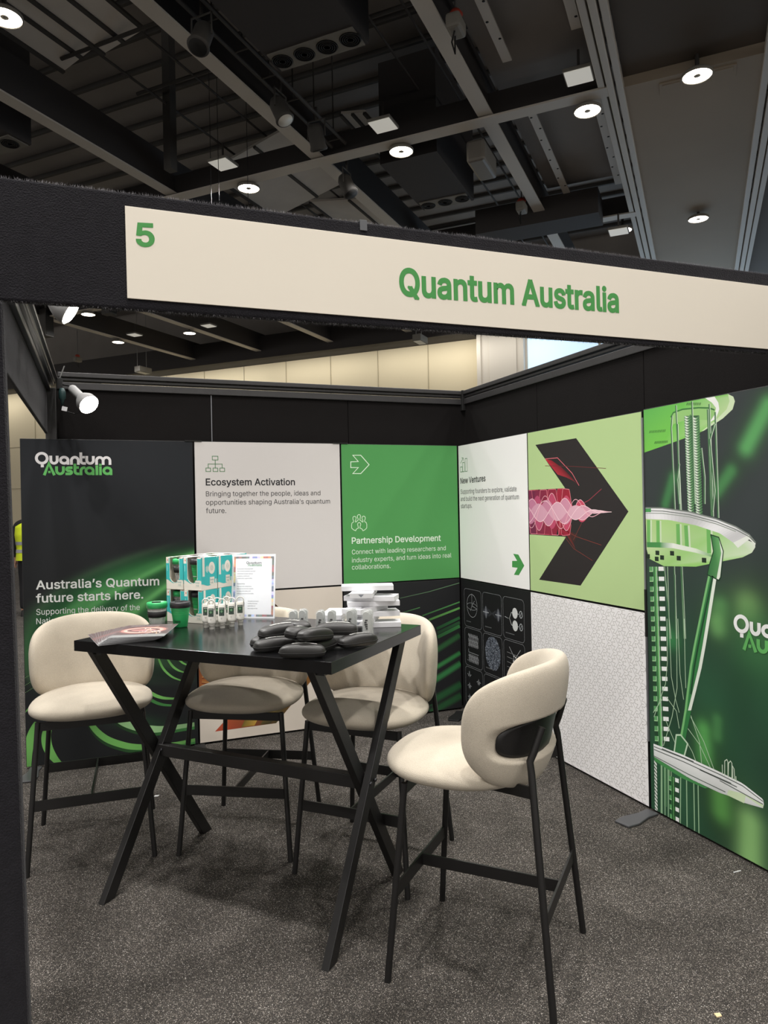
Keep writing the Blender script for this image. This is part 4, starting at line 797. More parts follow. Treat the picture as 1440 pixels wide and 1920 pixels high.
# ------------------------------------------------------------------ spotlights clamped to the shell
def spot(name_label, loc, aim, body_mat='lamp_white', cable=True, clamp=(-.07, .05, .03), gain=1.0):
    t = thing('clamp_spotlight', name_label, 'spotlight', loc)
    d = Vector(aim).normalized(); q = d.to_track_quat('-Z', 'Y').to_matrix().to_4x4()   # lamp axis: local -z looks along aim
    q2 = q @ Matrix.Scale(1.25, 4)
    prof = [(0, .155), (.018, .155), (.02, .15)]
    for i in range(8): prof += [(.021, .146-i*.009), (.0185, .141-i*.009)]
    prof += [(.024, .07), (.034, .055), (.047, .03), (.049, .004), (.046, 0)]
    MB(q2).lathe(prof, 28).build('lamp_body', body_mat, t)
    MB(q2).lathe([(0, -.012), (.02, -.011), (.038, -.006), (.047, 0), (0, .0)], 28).build('lens', 'spot_glow', t)
    back = q2 @ Vector((0, 0, .155))
    n = Vector((-1, 0, 0))
    c = back + Vector(clamp)
    MB().tube([back, back+(back).normalized()*.03, c], .006, 8).build('neck', 'rubber', t)
    MB().box(tuple(c), (.035, .05, .07)).build('clamp', 'rubber', t, .004)
    MB().tube([c+Vector((0, 0, .03)), c+Vector((.03, -.01, .11))], .004, 8).build('clamp_lever', 'steel', t)
    if cable:
        k = c+Vector((.015, -.03, -.07))
        MB().lathe([(0, .04), (.012, .04), (.02, .02), (.02, -.02), (.012, -.03), (.007, -.06), (0, -.06)], 16, 0, Matrix.Translation(k)).build('plug', 'socket', t)
        MB().tube([k+Vector((0, 0, -.06)), k+Vector((.02, -.01, -.1)), k+Vector((.07, -.02, -.115)), back*.4+Vector((.0, 0, -.08)), back*.3], .003, 6).build('cord', 'rubber', t)
        X = Matrix.Translation(k+Vector((.012, -.012, -.085))) @ Matrix.Rotation(R(12), 4, 'Y')
        MB(X).box((0, 0, 0), (.03, .002, .026)).build('paper_tag', 'white_card', t)
    la = bpy.data.lights.new('spot_light', 'SPOT'); la.energy = SPOT_LAMP_W*10*gain; la.spot_size = R(125); la.spot_blend = .9; la.shadow_soft_size = .04; la.color = (1, .985, .96)
    lo = bpy.data.objects.new('spot_light', la); COL.objects.link(lo); lo.parent = t
    lo.matrix_local = q2 @ Matrix.Translation((0, 0, -.07))
    return t
spot('lit clamp spotlight with dangling plug at the back end of the left side header', (-.055, 4.56, 2.205), (.484, -.624, -.58), gain=.22)
spot('bright clamp spotlight half hidden behind the lower edge of the front fascia', (-.105, 3.32, 2.425), (.80, -.10, -.52), gain=1.5, cable=False, clamp=(-.06, .03, -.09))

# ------------------------------------------------------------------ free-standing display panels with printed graphics
WHITE, DARK, GREEN = (226, 226, 224), (52, 50, 52), (80, 152, 84)
YP, XP = 4.87, 2.56
def panel(wall, u0, u1, v0, v1, label, fr=None):
    """returns thing and an Art whose coordinates are metres on that display wall"""
    if wall == 'b': loc, rz = (u0, YP, v0), 0
    else: loc, rz = (XP, -u0, v0), R(-90)
    t = thing('display_panel', label, 'display panel', loc, rz)
    MB().span((0, .0, 0), (u1-u0, .03, v1-v0)).build('frame', 'frame', t, .002)
    return t, Art(lambda u, v, d: (u-u0, -.0006-d, v-v0), (u0+.003, u1-.003, v0+.003, v1-.003))
def lettering(t, key, u0, v0, col, title=None):
    A = Art(lambda u, v, d: (u-u0, -.0006-d, v-v0))
    for pn, s, bold, a, b, cap, c in TEXTS:
        if pn == key: A.text(s, a, b, cap, title if (title and bold) else col, bold, 8)
    return A.build('lettering', t)
def sm(x, a, b):
    q = np.clip((x-a)/(b-a), 0, 1); return q*q*(3-2*q)
def mixc(c0, c1, k): return np.asarray(c0)*(1-k[..., None]) + np.asarray(c1)*k[..., None]
def wob(u, v, s=1., k=0.): return np.sin(u*5.1*s+1.3+k)*np.sin(v*4.3*s+.7-k)+.5*np.sin(u*11*s+v*7*s+k*2)

# --- 1: dark panel with green swirl
t, A = panel('b', -.455, .575, .012, 2.029, 'tall dark display panel with white and green word mark over a green swirl')
def swirl(u, v):
    r = np.sqrt(((u-.75)/1.285)**2+((v-.70)/.66)**2); ang = np.arctan2(v-.70, .75-u)
    s = (1-r)*.72                                         # depth inside the glow's outer rim
    base = mixc((29, 32, 37), (23, 25, 27), sm(v, 1.9, .9))
    k = sm(s, -.04, .10)*(1-sm(s, .36, .62))*sm(v, .36, .74)
    ph = s*44 + 3.2*ang + .8*np.sin(ang*5+s*9)
    band = .5+.5*np.sin(ph); band2 = .5+.5*np.sin(ph*2.1+ang*3)
    g = mixc((22, 66, 36), (98, 168, 98), np.clip(.10+.55*band**1.5+.35*band2*band, 0, 1))
    c = base*(1-k[..., None]) + g*k[..., None]
    e = np.exp(-((s-.10)/.05)**2)*np.exp(-((u-.15)/.28)**2)*.35
    c = c*(1-e[..., None]) + np.array((52, 128, 66))*e[..., None]
    f = sm(s, .35, .62)*(1-sm(s, .62, .9))*(1-sm(u, -.42, -.12))   # streaks at the lower left
    st = np.clip(np.sin((v-.62*u)*70+np.sin(u*9)), 0, 1)**3
    return c + (f*st)[..., None]*np.array((70, 120, 62))
A.grid(-.452, .015, .572, 2.026, 160, 300, swirl)
G1, G2 = (112, 178, 92), (60, 120, 62)
W = [.014, .014, .012, .022, .05, .04, .06, .055, .01]
for i, L in enumerate(ART['arcs']):
    # smooth the hand-traced curve
    P = []
    for a in range(len(L)-1):
        p0, p1, p2, p3 = (np.array(L[max(a-1, 0)]), np.array(L[a]), np.array(L[a+1]), np.array(L[min(a+2, len(L)-1)]))
        for q in np.linspace(0, 1, 8, endpoint=False): P.append(tuple(.5*((2*p1)+(-p0+p2)*q+(2*p0-5*p1+4*p2-p3)*q*q+(-p0+3*p1-3*p2+p3)*q**3)))
    P.append(L[-1]); n = len(P)
    wv = [W[i]*(.55+.45*math.sin(math.pi*min(1, (j+n*.12)/n))) for j in range(n)]
    c = (150, 196, 138) if i == 4 else G1
    if i in (4, 5): A.ribbon([(x, y-.018) for x, y in P], [w_*1.1 for w_ in wv], [tuple(int(k_*(.35+.65*j/n)) for k_ in G2) for j in range(n)], 1)
    if i == 3: A.ribbon([(x, y-.045) for x, y in P], [w_*.9 for w_ in wv], G2, 1)
    A.ribbon(P, wv, [tuple(int(k_*(.75+.25*math.sin(j/n*3))) for k_ in c) for j in range(n)], 2)
for k in range(3):
    for j in range(26):
        q = j/26; x, y = -.452+q*.2, .47+k*.045+q*.115; A.rect(x, y, x+.004, y+.003, (120, 160, 104), 2)
A.build('print', t)
lettering(t, 'p1', -.455, .012, (214, 216, 214))
lg = ART['logo1']; B_ = Art(lambda u, v, d: (u+.455, -.0006-d, v-.012))
B_.logo(lg[0][0], lg[0][1], (lg[2][0]-lg[0][0])/1310, (lg[1][1]-lg[0][1])/212, (232, 230, 232), (104, 190, 104)); B_.build('word_mark', t)

# --- 2: white panel over a cream panel with an image arrow
t, A = panel('b', .583, 1.605, 1.010, 2.029, 'white display panel headed Ecosystem Activation with an organisation chart icon')
A.rect(.583, 1.010, 1.605, 2.029, (211, 207, 205), 0)
for i in range(0, 8, 2):
    (a, b), (c, d) = ART['org'][i], ART['org'][i+1]
    A.ribbon([(a, b), (c, b), (c, d), (a, d)], .0045, (84, 128, 88), 2, True)
o_ = ART['org']; mx = (o_[0][0]+o_[1][0])/2; my = (o_[1][1]+o_[2][1])/2
A.ribbon([(mx, o_[1][1]), (mx, o_[4][1])], .0045, (84, 128, 88), 2)
A.ribbon([((o_[2][0]+o_[3][0])/2, o_[2][1]), ((o_[2][0]+o_[3][0])/2, my), ((o_[6][0]+o_[7][0])/2, my), ((o_[6][0]+o_[7][0])/2, o_[6][1])], .0045, (84, 128, 88), 2)
A.build('print', t); lettering(t, 'p2', .583, 1.010, (66, 64, 66), (40, 38, 42))
t, A = panel('b', .583, 1.605, .012, 1.004, 'cream display panel with a rust and gold image arrow, under the Ecosystem Activation panel')
A.rect(.583, .012, 1.605, 1.004, (216, 206, 194), 0)
ar = [(.583+(u+3.91), v-1.087+.079) for u, v in ART['big_arrow']]; ar[6] = (.584, ar[6][1]); ar[7] = (.584, ar[7][1])
cols = [(96, 52, 36), (60, 40, 30), (150, 96, 40), (70, 62, 36), (182, 74, 52), (128, 106, 48), (150, 84, 44), (104, 58, 36), (110, 60, 36)]
A.poly(ar, cols, 1)
for k in range(26):                                        # fibres in the arrow's picture
    q = k/25; A.ribbon([(.60+.02*q, .37+.26*q), (.80+.05*q, .34+.30*q+.02*math.sin(k)), (1.10+.1*q, .40+.18*q)], .003, ((196, 134, 70), (92, 48, 34), (220, 176, 110))[k % 3], 2)
A.poly([(.86, .085), (.95, .085), (1.02, .20), (.96, .27)], [(112, 96, 42), (190, 150, 64), (206, 170, 84), (120, 98, 44)], 2)
A.poly([(.99, .084), (1.06, .083), (1.16, .18), (1.08, .22)], [(84, 74, 40), (60, 56, 38), (70, 62, 40), (130, 108, 54)], 2)
A.build('print', t)

# --- 3: green panel over a dark panel with green streaks
t, A = panel('b', 1.612, 2.552, 1.010, 2.027, 'mid green display panel headed Partnership Development, in the back corner')
A.rect(1.612, 1.010, 2.552, 2.027, GREEN, 0)
A.ribbon(ART['arrow_line'], .0055, (226, 244, 222), 2, True)
A.ribbon(ART['people'], .0045, (214, 240, 208), 2, True)
A.build('print', t); lettering(t, 'p3', 1.612, 1.010, (222, 238, 220))
t, A = panel('b', 1.612, 2.552, .012, 1.004, 'black display panel with slanting green light streaks, in the back corner')
A.rect(1.612, .012, 2.552, 1.004, (32, 33, 35), 0)
sw = [.005, .006, .010, .016, .022, .022, .026, .055, .045, .06, .075, .07, .020, .020]
sc = [(108, 146, 108), (84, 138, 84), (84, 150, 84), (108, 178, 92), (52, 110, 64), (48, 92, 58), (62, 128, 72), (46, 92, 54), (56, 126, 70), (54, 122, 70), (40, 88, 52), (40, 84, 50), (124, 172, 116), (124, 172, 116)]
for L, w_, c in zip(ART['streaks'], sw, sc):
    dk = tuple(int(x*.35+20) for x in c)
    n = 10; P = []
    for i in range(n+1):
        q = i/n*(len(L)-1); a = min(int(q), len(L)-2); f = q-a
        P.append((L[a][0]*(1-f)+L[a+1][0]*f, L[a][1]*(1-f)+L[a+1][1]*f))
    if w_ > .03:
        for k in range(5):
            f = 1-.2*k; cc = tuple(int(dk[x]*(1-k/4.)+c[x]*k/4.) if k < 4 else c[x] for x in range(3)); A.ribbon(P, w_*(.25+.75*f), cc, 1+k*.3)
    else: A.ribbon(P, w_, [tuple(int(x*(.7+.3*i/n)) for x in c) for i in range(n+1)], 3)
A.build('print', t)

# --- right wall, first column
t, A = panel('r', -4.866, -3.914, 1.008, 2.025, 'white display panel headed New Ventures with a small green arrow, first on the right wall')
A.rect(-4.866, 1.008, -3.914, 2.025, (243, 242, 241), 0)
b_ = ART['bars']; ic = (96, 138, 98)
for i in (0, 2, 4):
    (a, b), (c, d) = b_[i], b_[i+1]; A.ribbon([(a, b), (c, b), (c, d), (a, d)], .005, ic, 2, True)
A.ribbon([b_[6], b_[7]], .005, ic, 2); A.ribbon([(b_[7][0]-.026, b_[7][1]+.002), b_[7], (b_[7][0]+.001, b_[7][1]-.022)], .005, ic, 2)
A.poly(ART['small_arrow'], (72, 150, 78), 2)
A.build('print', t); lettering(t, 'r1', -4.866, 1.008, (70, 72, 72), (44, 44, 46))
t, A = panel('r', -4.866, -3.914, .012, 1.002, 'black display panel with nine outlined boxes of white physics diagrams, low in the corner')
A.rect(-4.866, .012, -3.914, 1.002, (24, 24, 26), 0)
LN = (170, 174, 178)
bx0, by0, bw, bh, gx, gy = -4.8156, .936, .262, .283, .020, .012
def rrect(u, v, w_, h, r_):
    P = []
    for cx, cy, a0 in ((u+w_-r_, v-r_, 90), (u+w_-r_, v-h+r_, 0), (u+r_, v-h+r_, -90), (u+r_, v-r_, -180)):
        P += [(cx+r_*math.cos(R(a0-90*i/6)), cy+r_*math.sin(R(a0-90*i/6))) for i in range(7)]
    return P
for i in range(3):
    for j in range(3):
        u, v = bx0+i*(bw+gx), by0-j*(bh+gy); cu, cv = u+bw/2, v-bh/2
        A.ribbon(rrect(u, v, bw, bh, .03), .0028, (128, 130, 134), 2, True)
        A.rect(u+.03, v-bh+.035, u+.10+.02*((i+j) % 3), v-bh+.041, (96, 98, 100), 2)
        if (i, j) == (0, 0):
            A.ring(cu-.01, cv+.02, .078, .085, .003, LN, 2); A.ring(cu-.01, cv+.015, .078, .026, .002, LN, 2)
            A.ribbon([(cu-.01, cv+.02), (cu-.01, cv+.11)], .003, LN, 2); A.ribbon([(cu-.01, cv+.02), (cu+.068, cv+.005)], .003, LN, 2); A.ribbon([(cu-.01, cv+.02), (cu-.035, cv-.02)], .003, LN, 2); A.ribbon([(cu-.01, cv+.02), (cu+.03, cv+.06)], .003, LN, 2)
        elif (i, j) == (1, 0):
            for s_ in (-1, 1):
                for k in range(5): A.poly([(cu+s_*.085-.05+k*.008, cv), (cu+s_*.085, cv+.055-k*.009), (cu+s_*.085+.05-k*.008, cv), (cu+s_*.085, cv-.055+k*.009)], (44+14*k, 46+14*k, 52+15*k), 1+k*.3)
                A.ribbon([(cu+s_*.085-.04, cv), (cu+s_*.085+.04, cv)], .003, (200, 204, 208), 3); A.ribbon([(cu+s_*.085, cv-.04), (cu+s_*.085, cv+.04)], .003, (200, 204, 208), 3)
            A.poly([(cu-.05, cv+.03), (cu, cv+.004), (cu+.05, cv+.03), (cu+.05, cv-.03), (cu, cv-.004), (cu-.05, cv-.03)], (50, 52, 56), 1)
        elif (i, j) == (2, 0):
            for s_ in (-1, 1):
                A.ellipse(cu+.02, cv+.0+s_*.042, .033, .036, (214, 216, 216), 3); A.ribbon([(cu+.05, cv+s_*.042), (cu+.075, cv+s_*.042)], .004, LN, 2)
                A.ring(cu+.092, cv+s_*.042, .018, .022, .006, LN, 2); A.ribbon([(cu+.08, cv+s_*.042-.02), (cu+.105, cv+s_*.042+.02)], .004, LN, 2)
                A.ribbon([(cu-.075, cv), (cu-.05, cv), (cu-.025, cv+s_*.042), (cu-.01, cv+s_*.042)], .004, (205, 208, 208), 2)
            A.ribbon([(cu-.11, cv+.004), (cu-.06, cv-.004)], .004, LN, 2)
        elif (i, j) == (0, 1):
            for r_, y in enumerate((.085, .05, .022, -.068, -.095)):
                A.ribbon([(cu-.075+k*.15/40, cv+y+.016*math.sin(k*1.1+r_*2)) for k in range(41)], .004, (176, 178, 182), 2)
                A.ribbon([(cu-.075, cv+y), (cu+.075, cv+y)], .003, LN, 2)
            A.ribbon([(cu-.075, cv-.015), (cu-.075, cv-.04), (cu+.075, cv-.04)], .003, LN, 2)
        elif (i, j) == (1, 1):
            g = random.Random(5)
            for k in range(1700):
                q = g.random()**.5; an = g.random()*6.283; s_ = g.uniform(.0018, .0032); x, y = cu+.105*q*math.cos(an), cv+.012+.118*q*math.sin(an); c = g.randint(90, 205)
                A.rect(x-s_, y-s_, x+s_, y+s_, (c-14, c-6, c+8), 1.5)
            A.ellipse(cu, cv+.012, .106, .119, (60, 64, 72), 1)
        elif (i, j) == (2, 1):
            for k in range(6): A.ribbon([(cu-.09, cv+.06-k*.033), (cu+.06+.03*(k < 2), cv+.052-k*.033)], .003, (140, 142, 144), 2)
            A.ribbon([(cu-.06, cv+.10), (cu-.01, cv+.05), (cu+.005, cv+.0), (cu-.004, cv-.10)], .004, LN, 2); A.ribbon([(cu+.08, cv+.10), (cu+.03, cv+.05), (cu+.012, cv), (cu+.02, cv-.1)], .004, LN, 2)
            for q in ((.0, .045), (.018, .04), (-.01, .012), (.02, .0), (.006, -.045)): A.ellipse(cu+q[0], cv+q[1], .006, .006, (220, 220, 220), 3, 10)
        elif (i, j) == (0, 2):
            for r_ in range(3):
                for q in range(2):
                    x0, y0 = cu-.07+q*.14, cv+.085-r_*.085-q*.03
                    A.ribbon([(x0-.03+k*.003, y0+.026*math.cos((k-10)*(.7+.35*(r_+q)))*math.exp(-((k-10)/5.)**2)) for k in range(21)], .0035, LN, 2)
                    A.ribbon([(x0, y0-.03), (x0, y0+.03)], .0015, (110, 112, 114), 2)
        else:
            for k in range(7): A.ribbon([(cu-.08+j_*.008, cv-.06+k*.02+.02*math.sin(j_*.5+k)) for j_ in range(21)], .003, (130, 132, 136), 2)
A.build('print', t)

# --- right wall, second column
t, A = panel('r', -3.910, -2.868, 1.008, 2.025, 'pale green display panel with a big dark arrow filled with red and pink waves')
A.rect(-3.910, 1.008, -2.868, 2.025, (180, 206, 146), 0)
A.poly(ART['big_arrow'], (42, 37, 38), 1)
A.poly(ART['tri_red'], [(190, 40, 58), (140, 30, 44), (120, 30, 42), (90, 28, 36), (60, 30, 34), (120, 34, 46), (150, 40, 52), (170, 46, 60)], 2)
A.ribbon([ART['tri_red'][0], (-3.59, 1.84), (-3.45, 1.74), ART['tri_red'][4]], .004, (226, 110, 122), 3)
A.poly(ART['tri_low'], [(130, 44, 40), (90, 38, 36), (54, 38, 38), (48, 36, 36), (100, 40, 38)], 2)
A.ribbon([(-3.60, 1.42), (-3.45, 1.30), (-3.28, 1.24)], .003, (120, 52, 46), 3); A.ribbon([(-3.58, 1.42), (-3.42, 1.37), (-3.2, 1.33)], .003, (128, 56, 48), 3); A.ribbon([(-3.45, 1.35), (-3.37, 1.45)], .003, (126, 60, 54), 3)
A.ribbon([(-3.72, 1.80), (-3.45, 1.78), (-3.15, 1.75)], .003, (104, 44, 46), 3)
X0, X1 = -3.908, -3.11; CV = 1.513
def env(x, a): return a*(1-sm(np.array([(x-X0)/(X1-X0)]), .42, 1.0)[0])
def clipv(x, v):
    h = .139 if x < -3.53 else max(.03, .139-.12*(x+3.53)); return min(max(v, CV-h), CV+h)
def wave(k, ph, a, col, lay, fill=None, x1=None, off=0.):
    n = 90; xs = [X0+(min(X1, x1 or X1)-X0)*i/n for i in range(n+1)]
    y1 = [clipv(x, CV+off+env(x, a)*math.sin(k*(x-X0)+ph)) for x in xs]
    if fill:
        y2 = [clipv(x, CV+off-env(x, a*.9)*math.sin(k*.94*(x-X0)+ph+.4)) for x in xs]
        for i in range(n):
            c0 = fill(i/n); A.put([(xs[i], y1[i]), (xs[i+1], y1[i+1]), (xs[i+1], y2[i+1]), (xs[i], y2[i])], [(0, 1, 2, 3)], c0, lay)
    A.ribbon(list(zip(xs, y1)), .0035, col, lay+.6)
def fade(c0, c1): return lambda q: tuple(int(a*(1-q)+b*q) for a, b in zip(c0, c1))
wave(21, .3, .26, (214, 86, 106), 2.0, fade((104, 38, 72), (176, 34, 56)), -3.50)
wave(24, 1.7, .24, (224, 120, 136), 3.0, fade((120, 40, 74), (158, 32, 52)), -3.47)
wave(27, 3.4, .22, (232, 140, 152), 4.0, None, -3.45)
wave(22, 2.3, .115, (240, 184, 196), 5.0, fade((176, 76, 112), (206, 74, 98)), -3.28)
wave(18, .9, .085, (246, 206, 214), 6.0, fade((190, 120, 150), (226, 168, 184)))
wave(17, 2.6, .060, (248, 218, 224), 7.0, fade((206, 150, 172), (232, 190, 202)))
wave(20, 4.2, .10, (240, 180, 192), 8.0); wave(16, 5.0, .07, (246, 214, 220), 8.2)
A.ribbon([(-3.45, 1.53), (-3.3, 1.58), (-3.19, 1.64)], .004, (150, 60, 76), 3)
A.build('print', t)
t, A = panel('r', -3.910, -2.868, .012, 1.002, 'white display panel printed all over with small outlined arrows, under the big arrow')
A.rect(-3.910, .012, -2.868, 1.002, (240, 238, 239), 0)
AR = [(-.30, .5), (.06, .5), (.5, 0), (.06, -.5), (-.30, -.5), (-.04, -.17), (-.46, -.17), (-.46, .17), (-.04, .17)]
PU, PV = .084, .0905
for i in range(-1, 27):
    for j in range(-1, 13):
        cu, cv = -3.90+i*PU/2, .03+j*PV+(PV/2 if i % 2 else 0)
        P = [(cu+a*.054, cv+b*.062) for a, b in AR]
        ok = lambda p: -3.906 < p[0] < -2.872 and .016 < p[1] < .998
        L = [(P[k], P[(k+1) % 9]) for k in range(9)] + [(P[1], (P[1][0]+.012, P[1][1]+.012)), (P[3], (P[3][0]+.012, P[3][1]-.012)), (P[2], (P[2][0]+.012, P[2][1]))]
        for p, q in L:
            if ok(p) and ok(q): A.ribbon([p, q], .0018, (150, 145, 142), 1)
A.build('print', t)

# --- right wall, large graphic of a cooling column of discs and rods
U0, U1 = -2.856, -1.80
t, A = panel('r', U0, U1, .012, 2.032, 'tall dark green display panel picturing stacked white discs, rods and cables')
GL = ART['c_glow']
def glow(u, v):
    c = mixc((50, 57, 58), (34, 62, 46), sm(v, 1.5, .7)); c = mixc((0, 0, 0), (1, 1, 1), np.ones_like(u))*c
    n = .5+.5*wob(u, v, 1.3)
    c = c + (np.clip(n, 0, 1)*sm(v, 1.5, .9)*.35)[..., None]*np.array((24, 66, 36))
    def seg(a, b, w_, col, k):
        nonlocal c
        a = np.array(a); b = np.array(b); d = b-a; L2 = max(d@d, 1e-9)
        q = np.clip(((u-a[0])*d[0]+(v-a[1])*d[1])/L2, 0, 1); r2 = (u-a[0]-q*d[0])**2+(v-a[1]-q*d[1])**2
        e = np.exp(-(r2/w_**2)**1.2)*k; c = c*(1-e[..., None])+np.array(col)*e[..., None]
    ws = [(.045, (94, 168, 98), .95), (.035, (78, 148, 84), .8), (.030, (70, 140, 80), .75), (.075, (140, 186, 112), .9), (.05, (104, 172, 100), .8), (.05, (122, 182, 108), .8),
          (.075, (138, 186, 116), .95), (.05, (92, 170, 88), .85), (.06, (96, 162, 80), .8), (.05, (60, 140, 80), .7), (.12, (64, 124, 72), .6), (.03, (90, 160, 90), .5)]
    for (a, b), (w_, col, k) in zip(GL, ws):
        seg(a, b, w_*1.9, tuple(x*.55 for x in col), k*.6); seg(a, b, w_, col, k)
    return c
A.grid(U0+.003, .015, U1-.003, 2.029, 96, 184, glow)
LG, PG, WH, DG, MG = (128, 198, 92), (206, 224, 186), (232, 234, 232), (46, 110, 60), (92, 156, 92)
T_ = ART
# top disc
n = len(T_['c_top']); A.poly(T_['c_top'], [(96, 176, 84), (110, 190, 84), (132, 200, 96), (176, 208, 150), (196, 214, 178), (190, 214, 160), (170, 210, 130), (140, 204, 104), (124, 200, 84), (116, 196, 78), (116, 194, 78)], 1)
A.poly(T_['c_top_light'], PG, 1.3); A.poly(T_['c_top_rim'], (238, 240, 236), 1.6)
A.poly(T_['c_top_ring'] + [(x, y-.055) for x, y in T_['c_top_ring'][::-1]], (150, 198, 120), 1.5)
A.ribbon(T_['c_top_ring'], .007, (62, 120, 62), 1.8)
for (a, b) in T_['c_hatch']:
    for k in range(12):
        q = k/12; x = a[0]+(b[0]-a[0])*q; y = a[1]+(b[1]-a[1])*q; A.ribbon([(x, y-.006), (x+(b[0]-a[0])*.05, y+.006)], .003, (36, 66, 40), 3.4)
def rodset(L, w_, c1, lay, c2=None):
    for i, P in enumerate(L):
        A.ribbon(P, w_, c1, lay+i*.09)
        if c2: A.ribbon([(x+w_*.4, y) for x, y in P], w_*.35, c2, lay+i*.09+.04)
cl = T_['c_coil']
for k in range(37):                                           # the two columns of coils
    q = k/36.
    for h in (0, 1):
        xl = (cl[0][0]*(1-q)+cl[2][0]*q); xr = (cl[1][0]*(1-q)+cl[3][0]*q); y = cl[0][1]*(1-q)+cl[2][1]*q + (.0 if h == 0 else -.012)
        xm = (xl+xr)/2; a, b = (xl, xm-.004) if h == 0 else (xm+.004, xr)
        P = [(a+(b-a)*i/6, y-.010*math.sin(math.pi*i/6)) for i in range(7)]
        A.ribbon(P, .008, [(120, 170, 120), (200, 216, 196), (226, 232, 222), (178, 206, 172), (110, 160, 108), (86, 136, 88), (76, 120, 80)], 3)
A.poly([cl[0], cl[1], cl[3], cl[2]], [(52, 92, 58), (58, 98, 62), (44, 66, 52), (40, 62, 48)], 2)
rodset(T_['c_rods1'], .010, (74, 118, 78), 4, (206, 222, 200))
# middle disc
A.poly(T_['c_mid_under'], [(176, 206, 138), (170, 210, 132), (150, 204, 118), (160, 206, 130), (214, 224, 204), (222, 226, 218), (218, 224, 214), (204, 220, 190), (180, 212, 148), (158, 208, 122), (146, 204, 108), (160, 208, 124), (170, 208, 132), (190, 214, 160)], 4.5)
rodset(T_['c_mid_cols'], .032, (112, 180, 96), 4.8, (206, 224, 190))
A.ribbon(T_['c_mid_ring'], [.026, .026, .024, .02, .01], [(70, 140, 76), (74, 146, 80), (236, 240, 232), (222, 232, 214), (120, 176, 110)], 5.2)
A.ribbon(T_['c_mid_rim'][:7], [.006]*7, (120, 128, 122), 6.5)
# rim of the middle disc as strips so that the concave outline fills cleanly
def interp(L, q):
    x = q*(len(L)-1); a = min(int(x), len(L)-2); f = x-a; return (L[a][0]*(1-f)+L[a+1][0]*f, L[a][1]*(1-f)+L[a+1][1]*f)
tp = [T_['c_mid_rim'][i] for i in (0, 1, 2, 3, 4, 5, 6)]
rim = T_['c_mid_rim']; lo_ = [rim[-1], rim[-2], rim[-3], rim[-4], rim[-5]]
N_ = 30
for i in range(N_):
    a, b = interp(tp[:6], i/N_), interp(tp[:6], (i+1)/N_); c, d = interp(lo_, (i+1)/N_), interp(lo_, i/N_)
    sh = .92+.08*math.sin(i*.4); A.put([a, b, c, d], [(0, 1, 2, 3)], (236*sh, 236*sh, 238*sh), 6)
A.poly([rim[5], rim[6], rim[7], rim[8]], (232, 235, 228), 6); A.poly([rim[5], rim[8], rim[10], rim[11]], (226, 230, 222), 6.3)
A.ribbon(T_['c_mid_line'], .004, (110, 118, 112), 7); A.ribbon(T_['c_mid_line2'], .004, (150, 158, 150), 7)
A.rect(rim[0][0], rim[0][1]-.022, rim[0][0]+.045, rim[0][1]-.004, (72, 150, 84), 7.2)
for (p,) in T_['c_blk']: A.rect(p[0]-.012, p[1]-.012, p[0]+.014, p[1]+.01, (30, 48, 34), 5.6)
# ladder columns
def ladder(l0, l1, r0, r1, n, lay, seed):
    g = random.Random(seed)
    A.poly([l0, r0, r1, l1], (36, 70, 46), lay)
    for k in range(n):
        q0, q1 = k/n, (k+.42)/n
        def P(s_, q): return ((l0[0]*(1-q)+l1[0]*q)*(1-s_)+(r0[0]*(1-q)+r1[0]*q)*s_, (l0[1]*(1-q)+l1[1]*q)*(1-s_)+(r0[1]*(1-q)+r1[1]*q)*s_)
        for s0, s1, c in ((.0, .22, (96, 160, 100)), (.22, .34, (210, 226, 206)), (.38, .58, (70, 140, 78)), (.62, .98, (238, 240, 238))):
            A.poly([P(s0, q0), P(s1, q0), P(s1, q1), P(s0, q1)], c, lay+.3)
        A.poly([P(0, q1), P(.3, q1), P(.3, q1+.1/n), P(0, q1+.1/n)], (160, 204, 150), lay+.4)
    for s_, w_, c in ((.30, .010, (60, 124, 70)), (.42, .014, (112, 184, 112)), (.50, .004, (220, 232, 214)), (.36, .003, (200, 220, 190))):
        A.ribbon([P(s_, 0), P(s_, 1)], w_, c, lay+.6)
L1, L2 = T_['c_ladder1'], T_['c_ladder1b']
ladder(L1[0], L2[2], L1[1], L2[3], 18, 3.6, 1)
rodset(T_['c_rods2'], .008, (70, 112, 74), 4, (196, 214, 190))
for i, P in enumerate(T_['c_rods3']): A.ribbon(P, .0035, (176, 204, 172), 4.9+i*.07)
# strut
A.poly(T_['c_arm_up'], [(52, 112, 62), (104, 170, 104), (150, 196, 140), (90, 150, 90), (60, 120, 66), (46, 104, 58), (70, 140, 76), (60, 124, 68)], 6.6)
A.poly(T_['c_arm_hl'], (220, 228, 214), 6.9); A.ribbon(T_['c_arm_up'], .005, (24, 56, 34), 7.1, True)
S_ = T_['c_shaft']; A.poly(S_, (52, 122, 66), 6.2); A.poly(T_['c_shaft_l'], (120, 184, 116), 6.4); A.poly(T_['c_shaft_hl'], (222, 230, 218), 6.5)
A.ribbon([(S_[i][0]+.026, S_[i][1]) for i in range(6)], .010, (28, 70, 42), 6.6)
A.poly(T_['c_clamp'], (52, 112, 66), 6.8); A.ribbon(T_['c_clamp'], .008, (190, 214, 186), 7, True)
